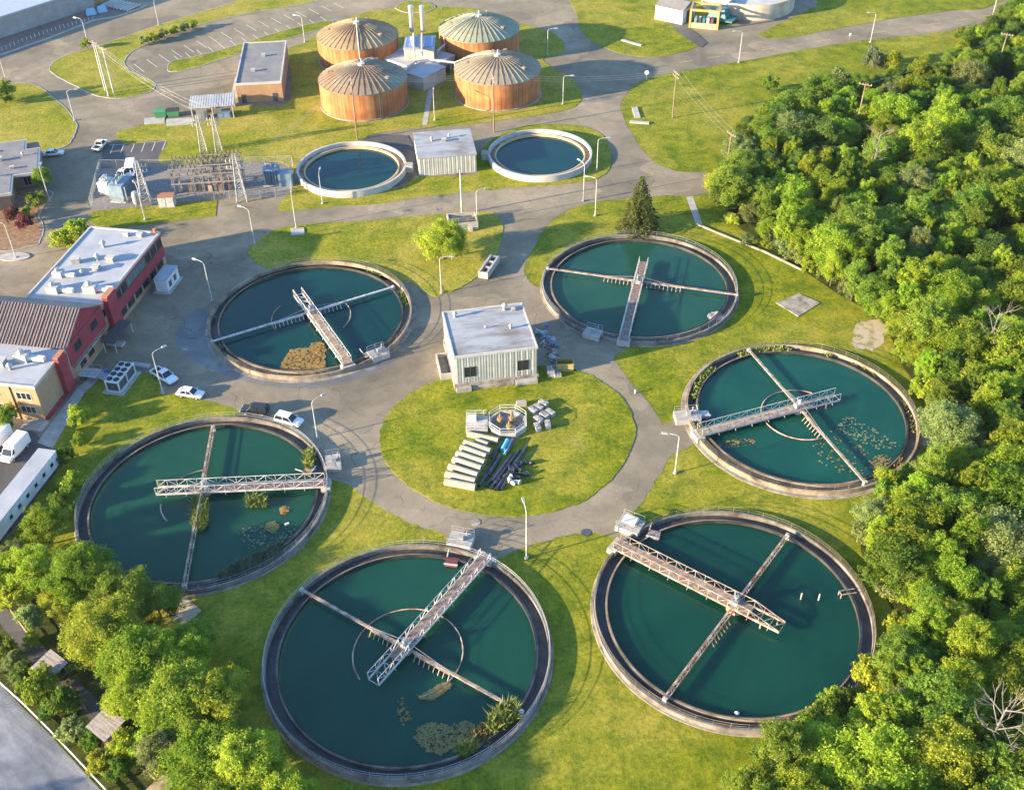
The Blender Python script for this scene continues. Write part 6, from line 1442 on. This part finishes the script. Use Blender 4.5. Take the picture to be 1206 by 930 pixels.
# edge trees placed by hand: base pixel, kind, leaf, scale, label
EDGE = [((868, 196), 'broad', 'olive', .85, 'grey olive tree at the wood tip beside the thin utility pole'), ((884, 262), 'broad', 'olive', .62, 'rounded olive tree at the left end of the long low wall'), ((905, 283), 'broad', 'bright', .62, 'bright tree behind the middle of the long low wall'),
        ((938, 306), 'tall', 'bright', .72, 'narrow bright tree at the right end of the long low wall'), ((962, 308), 'broad', 'bright', .62, 'bright round tree just beyond the end of the long low wall'), ((1004, 332), 'tall', 'bright', .85, 'pointed bright tree at the wood edge above the concrete slab'),
        ((1028, 352), 'tall', 'bright', .7, 'narrow bright tree at the wood edge right of the pointed one'), ((1058, 398), 'broad', 'gold', .62, 'yellow green tree beside the bare dirt patch'), ((1085, 432), 'broad', 'gold', .66, 'yellow green tree above the weedy rimmed tank'), ((1108, 475), 'broad', 'gold', .66, 'yellow green tree at the right of the weedy rimmed tank'),
        ((1122, 515), 'broad', 'bright', .7, 'bright tree beside the worn dirt strip'), ((1028, 628), 'broad', 'olive', .72, 'olive tree between the two right hand tanks, left of its neighbour'), ((1062, 622), 'tall', 'gold', .8, 'narrow yellow green tree between the two right hand tanks'),
        ((1082, 712), 'broad', 'gold', .75, 'yellow green tree right of the tan drum tank rim'), ((1112, 762), 'broad', 'gold', .75, 'yellow green tree lower right of the tan drum tank rim'), ((1056, 838), 'broad', 'olive', .5, 'pale olive tree overlapping the lower right rim of the tan drum tank'),
        ((980, 925), 'big', 'bright', .85, 'large bright maple covering the lower right rim of the tan drum tank'), ((1030, 935), 'big', 'bright', .95, 'large bright tree at the bottom edge right of the maple'), ((930, 960), 'big', 'bright', .75, 'large bright tree at the bottom edge left of the maple'),
        ((855, 985), 'broad', 'bright', .6, 'small bright tree peeping in at the bottom edge'), ((1100, 920), 'big', 'gold', .9, 'large yellow green tree in front of the bare white limbs'), ((1180, 800), 'big', 'gold', 1.0, 'large golden tree at the right edge above the bare white limbs')]
for (px, py), k, mk_, s, l in EDGE: put(px, py, k, mk_, s, l, 'edge trees of the wood')
cnt = 0; tries = 0
while cnt < 275 and tries < 30000:
    tries += 1
    x = rnd.uniform(14, 190); y = rnd.uniform(50, 345)
    px, py = pix(x, y)
    if px > 1300 or py > 1090 or not inside(x, y, WOOD_P): continue
    far = py < 330
    kind = rnd.choices(['broad', 'tall', 'big'], [6, 2.2, 2.0 if not far else .6])[0]
    s = rnd.uniform(.78, 1.18) if kind != 'big' else rnd.uniform(.82, 1.1)
    if py < 110: s *= .85
    rr = {'broad': 4.4, 'tall': 3.0, 'big': 5.2}[kind] * s
    if (abs(px - 1009) < 24 and 158 < py < 205) or (abs(px - 1021) < 16 and 226 < py < 262) or (abs(px - 1174) < 22 and 92 < py < 135): continue
    cz = {'broad': 5.5, 'tall': 6.5, 'big': 6.5}[kind] * s; sh = CH / (CH - cz); gx, gy = x * sh, y * sh
    if any((gx - c_.x) ** 2 + (gy - c_.y) ** 2 < (19.3 + rr * .95 * sh) ** 2 for c_ in TC): continue
    if any((x - a) ** 2 + (y - b) ** 2 < (.56 * (rr + c)) ** 2 for a, b, c in PLACED): continue
    q = 0.5 + .5 * math.sin(x * .11 + 1.3) * math.cos(y * .07 - .4) + rnd.gauss(0, .22)
    if py < 150: mk_ = rnd.choices(['dark', 'mid', 'olive', 'bright'], [3, 4, 1.5, 2])[0]
    elif q > .72: mk_ = rnd.choices(['bright', 'gold'], [4, 1.0])[0]
    elif q > .42: mk_ = rnd.choices(['bright', 'mid', 'olive'], [4, 2.5, .5])[0]
    else: mk_ = rnd.choices(['mid', 'dark', 'olive'], [4, .8, .7])[0]
    put(px, py, kind, mk_, s); cnt += 1
# young trees that close the gaps between the big crowns
cnt = 0; tries = 0
while cnt < 170 and tries < 40000:
    tries += 1
    x = rnd.uniform(14, 150); y = rnd.uniform(55, 330); px, py = pix(x, y)
    if px > 1240 or py > 1060 or not inside(x, y, WOOD_P): continue
    if (abs(px - 1009) < 24 and 158 < py < 205) or (abs(px - 1021) < 16 and 226 < py < 262) or (abs(px - 1174) < 22 and 92 < py < 135): continue
    kind = rnd.choice((BROAD, TALL)); A_ = kind[rnd.randrange(len(kind))]; s = rnd.uniform(.5, .72); rr = A_['R'] * s; sh = CH / (CH - 3.5)
    if any((x * sh - c_.x) ** 2 + (y * sh - c_.y) ** 2 < (19.3 + rr) ** 2 for c_ in TC): continue
    if any((x - a_) ** 2 + (y - b_) ** 2 < (.62 * (rr + c_)) ** 2 for a_, b_, c_ in PLACED): continue
    PLACED.append((x, y, rr)); cnt += 1
    m_ = rnd.choices(['bright', 'mid', 'dark'] if py < 170 else ['bright', 'mid', 'gold'], [3, 3, 1])[0]
    l = 'young %s tree filling a gap %s' % (DESC[m_], zone(px, py))
    o = plant(A_, m_, x, y, s, l, name='young_tree', group=l.replace('tree filling', 'trees filling'))
    o.scale.x *= 1.15; o.scale.y *= 1.15; o.scale.z *= 1.1
print('YOUNG', cnt, tries)
# ---- trees at the lower left
LL = [((62, 640), 'broad', 'bright', .7, 'bright small tree beside the end of the long trailer'), ((48, 690), 'broad', 'bright', .8, 'bright tree at the upper left of the left row'), ((100, 700), 'big', 'bright', .85, 'large green tree overlapping the lower left rim of the car side tank'), ((150, 712), 'broad', 'mid', .9, 'green tree at the lower rim of the car side tank'),
      ((190, 728), 'broad', 'mid', .66, 'smaller green tree right of the rim overlapping ones'), ((130, 768), 'big', 'gold', .82, 'yellow green tree behind the upper wooden hut'), ((165, 800), 'big', 'bright', .85, 'bright tree in the middle of the left row'), ((215, 790), 'broad', 'bright', .85, 'bright green tree on the right side of the left row'),
      ((168, 838), 'broad', 'bright', .8, 'bright tree behind the lower wooden hut'), ((215, 850), 'big', 'gold', .88, 'yellow green tree right of the lower wooden hut'), ((262, 845), 'broad', 'gold', .9, 'yellow green tree at the lower left rim of the nearest tank'), ((195, 905), 'broad', 'olive', .62, 'olive small tree at the dirt track'),
      ((250, 915), 'big', 'bright', .85, 'bright tree at the bottom edge beside the dirt track'), ((300, 925), 'big', 'gold', .8, 'yellow green tree at the bottom edge left of the nearest tank'), ((262, 985), 'big', 'mid', .8, 'green tree cut by the bottom edge'), ((345, 965), 'broad', 'bright', .75, 'bright tree under the lower left rim of the nearest tank'), ((395, 975), 'broad', 'mid', .6, 'low green tree at the bottom edge under the nearest tank'),
      ((325, 1010), 'big', 'bright', .8, 'big bright crown cut by the bottom edge'), ((20, 668), 'broad', 'olive', .5, 'small olive tree at the left edge below the trailer'), ((8, 690), 'broad', 'bright', .6, 'bright small tree at the left edge above the trench walk'), ((75, 722), 'broad', 'gold', .6, 'yellow green tree above the upper wooden hut'), ((200, 880), 'broad', 'bright', .6, 'bright low tree between the dirt track and the lower hut'), ((236, 768), 'broad', 'mid', .55, 'green small tree left of the nearest tank')]
for (px, py), k, mk_, s, l in LL:
    o = put(px, py, k, mk_, s, l, 'trees at the lower left'); o.scale.z *= .74; o.scale.x *= 1.14; o.scale.y *= 1.14
# trees outside the frame whose long shadows fall in the photo
for x, y, s in ((-92, 55, 1.0), (-80, 52, .9), (-52, 48, 1.0), (-42, 52, .9), (-30, 46, .8)):
    px, py = pix(x, y); plant(BROAD[rnd.randrange(5)], 'mid', x, y, s, 'green tree beyond the left and bottom edges', group='trees beyond the edges')
# ---- single trees and bushes
def at_(px, py): p = W(px, py); return p.x, p.y
RB = plant(BIG[0], 'gold', *at_(522, 305), 1.0, 'round feathery green tree standing alone in the dry lawn'); plant(BROAD[1], 'bright', *at_(52, 222), .5, 'small bright tree beside the office building')
RB.scale = (.98, 1.02, .62)
plant(SHRUB[0], 'gold', *at_(84, 293), 1.9, 'tall yellow green bush at the far left corner of the red building', 'bush', 'bush'); plant(SHRUB[1], 'gold', *at_(92, 280), 1.5, 'second yellow green bush behind the red building', 'bush', 'bush')
plant(SHRUB[1], 'red', *at_(18, 262), 1.5, 'dark red bush in the planting bed, left one', 'bush', 'bush'); plant(SHRUB[2], 'red', *at_(30, 270), 1.2, 'dark red bush in the planting bed, right one', 'bush', 'bush'); plant(SHRUB[0], 'mid', *at_(44, 243), 1.4, 'round green bush below the small bright tree', 'bush', 'bush'); plant(SHRUB[1], 'bright', *at_(32, 253), .8, 'small bright bush between the red and green bushes', 'bush', 'bush')
plant(SHRUB[0], 'mid', *at_(5, 122), 2.0, 'round green bush on the front lawn at the left edge', 'bush', 'bush'); plant(SHRUB[2], 'bright', *at_(104, 58), 1.1, 'bright bush at the foot of the warehouse road lamp', 'bush', 'bush')
plant(SHRUB[0], 'mid', *at_(906, 108), 1.5, 'lone round bush in the right hand field', 'bush', 'bush'); plant(SHRUB[0], 'pale', *at_(1025, 82), 2.1, 'pale grey flowering bush at the top of the wood', 'bush', 'bush'); plant(SHRUB[1], 'gold', *at_(1048, 83), 1.8, 'yellow bush beside the pale flowering one', 'bush', 'bush'); plant(SHRUB[2], 'mid', *at_(1133, 47), 1.4, 'small green bush beside the bare patch at the top right', 'bush', 'bush')
plant(SHRUB[2], 'pale', *at_(952, 120), 2.2, 'pale green bush at the upper wood edge, left one', 'bush', 'bush'); plant(SHRUB[0], 'olive', *at_(985, 108), 2.2, 'olive bush at the upper wood edge, right one', 'bush', 'bush'); plant(SHRUB[1], 'olive', *at_(1195, 25), 1.9, 'olive bush at the top right road corner', 'bush', 'bush')
plant(SHRUB[0], 'gold', *at_(94, 500), 1.3, 'yellow bush on the lawn beside the tan brick wing', 'bush', 'bush'); plant(SHRUB[1], 'mid', *at_(12, 504), 1.6, 'green bush at the foot of the tan brick wing', 'bush', 'bush'); plant(SHRUB[1], 'bright', *at_(362, 404 + 136), .5, 'tiny bright bush at the tank rim', 'bush', 'bush') if False else None
plant(SHRUB[2], 'olive', *at_(880, 290), 1.2, 'small olive bush at the foot of the rounded olive tree', 'bush', 'bush'); plant(SHRUB[0], 'dark', *at_(872, 236), 1.9, 'dark bush between the young spruce and the wood', 'bush', 'bush'); plant(SHRUB[1], 'mid', *at_(300, 252), .6, 'tiny bush at the road corner below the substation', 'bush', 'bush') if False else None
for k, (q, s, m_) in enumerate((((170, 53), 1.0, 'olive'), ((182, 50), 1.1, 'gold'), ((194, 46), 1.1, 'olive'), ((206, 42), 1.0, 'gold'), ((218, 38), 1.0, 'olive'), ((230, 34), .9, 'mid'))):
    plant(SHRUB[k % 3], m_, *at_(*q), s, 'low bush in the hedge row on the grass bank', 'bush', 'bush', 'hedge row bushes on the grass bank')
for k, (q, s, m_, l) in enumerate((((95, 525), .9, 'bright', 'weedy bush by the path below the tan brick wing'), ((80, 545), 1.2, 'mid', 'green bush above the trailer end'), ((88, 575), 1.2, 'gold', 'yellow bush at the left rim of the car side tank'), ((78, 600), 1.3, 'mid', 'green bush between the trailer and the car side tank'), ((20, 712), 1.5, 'gold', 'yellow bush at the left edge above the trench walk'), ((38, 738), 1.3, 'olive', 'olive bush at the top of the yellow rail'), ((50, 822), 1.7, 'gold', 'yellow green bush below the upper wooden hut'), ((40, 760), .9, 'bright', 'small bright bush left of the upper hut'), ((78, 840), 1.4, 'mid', 'green bush between the hut and the guard rail'), ((150, 885), 1.3, 'gold', 'yellow bush right of the lower hut'), ((172, 890), 1.3, 'bright', 'bright bush beside the dirt track'), ((110, 875), 1.1, 'mid', 'green bush left of the lower hut'), ((30, 800), 1.0, 'dark', 'dark bush by the guard rail, upper one'), ((60, 845), .9, 'dark', 'dark bush by the guard rail, lower one'), ((145, 915), 1.2, 'mid', 'green bush at the bottom edge by the guard rail'), ((8, 770), 1.2, 'mid', 'green bush at the left edge between the rail and the trench'), ((90, 868), 1.2, 'olive', 'olive bush behind the guard rail'), ((18, 785), .9, 'olive', 'small olive bush at the left edge behind the guard rail'), ((120, 905), 1.0, 'gold', 'yellow bush behind the guard rail near the bottom edge'), ((72, 800), .8, 'mid', 'small green bush under the upper wooden hut'))):
    plant(SHRUB[k % 3], m_, *at_(*q), s, l, 'bush', 'bush')
us = 0
FW = ground_poly(FEDGE)
for k in range(1400):
    if us >= 170: break
    i = rnd.randrange(3, 34); u = rnd.random(); a, b = FW[i], FW[i + 1]; x = a[0] + (b[0] - a[0]) * u + rnd.uniform(-.5, 4.5); y = a[1] + (b[1] - a[1]) * u + rnd.gauss(0, 1.2)
    px, py = pix(x, y)
    if not (840 < px < 1200 and 40 < py < 1000): continue
    m_ = rnd.choice(['bright', 'gold', 'mid', 'olive']); z_ = zone(px, py).replace(' in the wood ', ' at the foot of the wood '); l = '%s shrub of the undergrowth %s' % (DESC[m_], z_)
    plant(SHRUB[rnd.randrange(3)], m_, x, y, rnd.uniform(.8, 1.7), l, 'bush', 'bush', l.replace('shrub', 'shrubs')); us += 1
# ---- spruces
def spruce_mesh(seed, h, r):
    g = np.random.default_rng(seed); C_, NN, S = [], [], []; n = 26
    for i in range(n):
        z = h * (.06 + .92 * i / n); rr = r * (1 - (i / n)) ** .85 + .15; nb = max(5, int(13 * (1 - i / n) + 4))
        for j in range(nb):
            a = 2 * PI * (j + g.random()) / nb; L = rr * g.uniform(.75, 1.1); m_ = int(10 + 34 * (1 - i / n))
            t = g.uniform(.1, 1, m_) ** .7; x = np.cos(a) * L * t; y = np.sin(a) * L * t; zz = z - t ** 1.5 * L * .32 + g.normal(0, .08, m_)
            w = .38 * (1 - t * .6); o = g.normal(0, 1, m_) * w
            C_.append(np.stack([x - np.sin(a) * o, y + np.cos(a) * o, zz + g.normal(0, .1, m_)], 1)); NN.append(np.stack([np.cos(a) * .4 + g.normal(0, .4, m_), np.sin(a) * .4 + g.normal(0, .4, m_), np.full(m_, .8)], 1)); S.append(g.uniform(.10, .22, m_))
    return quads(np.concatenate(C_), np.concatenate(NN), np.concatenate(S), 1.8)
for q, h, r, m_, l in (((752, 271), 13, 5.4, 'needle', 'tall spruce behind the tank with brown decked walkway'), ((849, 236), 8.5, 2.4, 'needle', 'slim young spruce at the road end beside the wood')):
    x, y = at_(*q); t = thing('spruce_tree', l, 'tree', (x, y, 0), 0); vs = spruce_mesh(int(x) + 9, h, r); o = bpy.data.objects.new('crown', quad_mesh('crown', vs, LEAF[m_])); COL.objects.link(o); o.parent = t
    MB().tube((0, 0, -.2), (0, 0, h * .97), .22, 8, .03).build('trunk', BARK, t)
# ---- bare dead trees
def dead(px, h, label, s=1):
    x, y = at_(*px); t = thing('dead_tree', label, 'dead tree', (x, y, 0), 0); g = random.Random(int(x * 7)); tr = MB(); tr.tube((0, 0, 0), (.2, 0, h), .25 * s, 7, .06); tr.build('trunk', DEADWOOD, t); b = MB()
    def br(p, d, L, r, k):
        q = p + d * L; b.tube(p, q, r, 5, r * .5)
        if k:
            for _ in range(3): br(p.lerp(q, g.uniform(.4, 1)), (d + Vector((g.gauss(0, .5), g.gauss(0, .5), g.gauss(.1, .35)))).normalized(), L * g.uniform(.45, .75), r * .55, k - 1)
    for k in range(11): a = k * 2.4; br(Vector((.1, 0, h * (.35 + .06 * k))), Vector((math.cos(a), math.sin(a), 1.1)).normalized(), h * .2 * s, .075 * s, 2)
    b.build('branches', DEADWOOD, t)
dead((1021, 226), 14, 'bare grey dead tree between crowns in the upper wood'); dead((1152, 440), 13, 'bare pale dead tree near the right edge above the middle of the wood'); dead((1150, 905), 12.5, 'bare white limbs of a dead tree in the lower right corner', 1.3)

# ================================================================== thin summer haze over the whole plant
hm = bpy.data.materials.new('haze_air'); hm.use_nodes = True; ht = hm.node_tree; ht.nodes.clear()
ho = ht.nodes.new('ShaderNodeOutputMaterial'); hv = ht.nodes.new('ShaderNodeVolumePrincipled'); hv.inputs['Color'].default_value = (.86, .92, 1, 1); hv.inputs['Density'].default_value = 0.00003; hv.inputs['Anisotropy'].default_value = 0.2
ht.links.new(hv.outputs[0], ho.inputs['Volume'])
hz = MB().box(-540, -90, -6, 540, 870, 121).build('haze', hm); tag(hz, 'thin pale haze over the far end of the plant', 'haze', None, 'stuff')
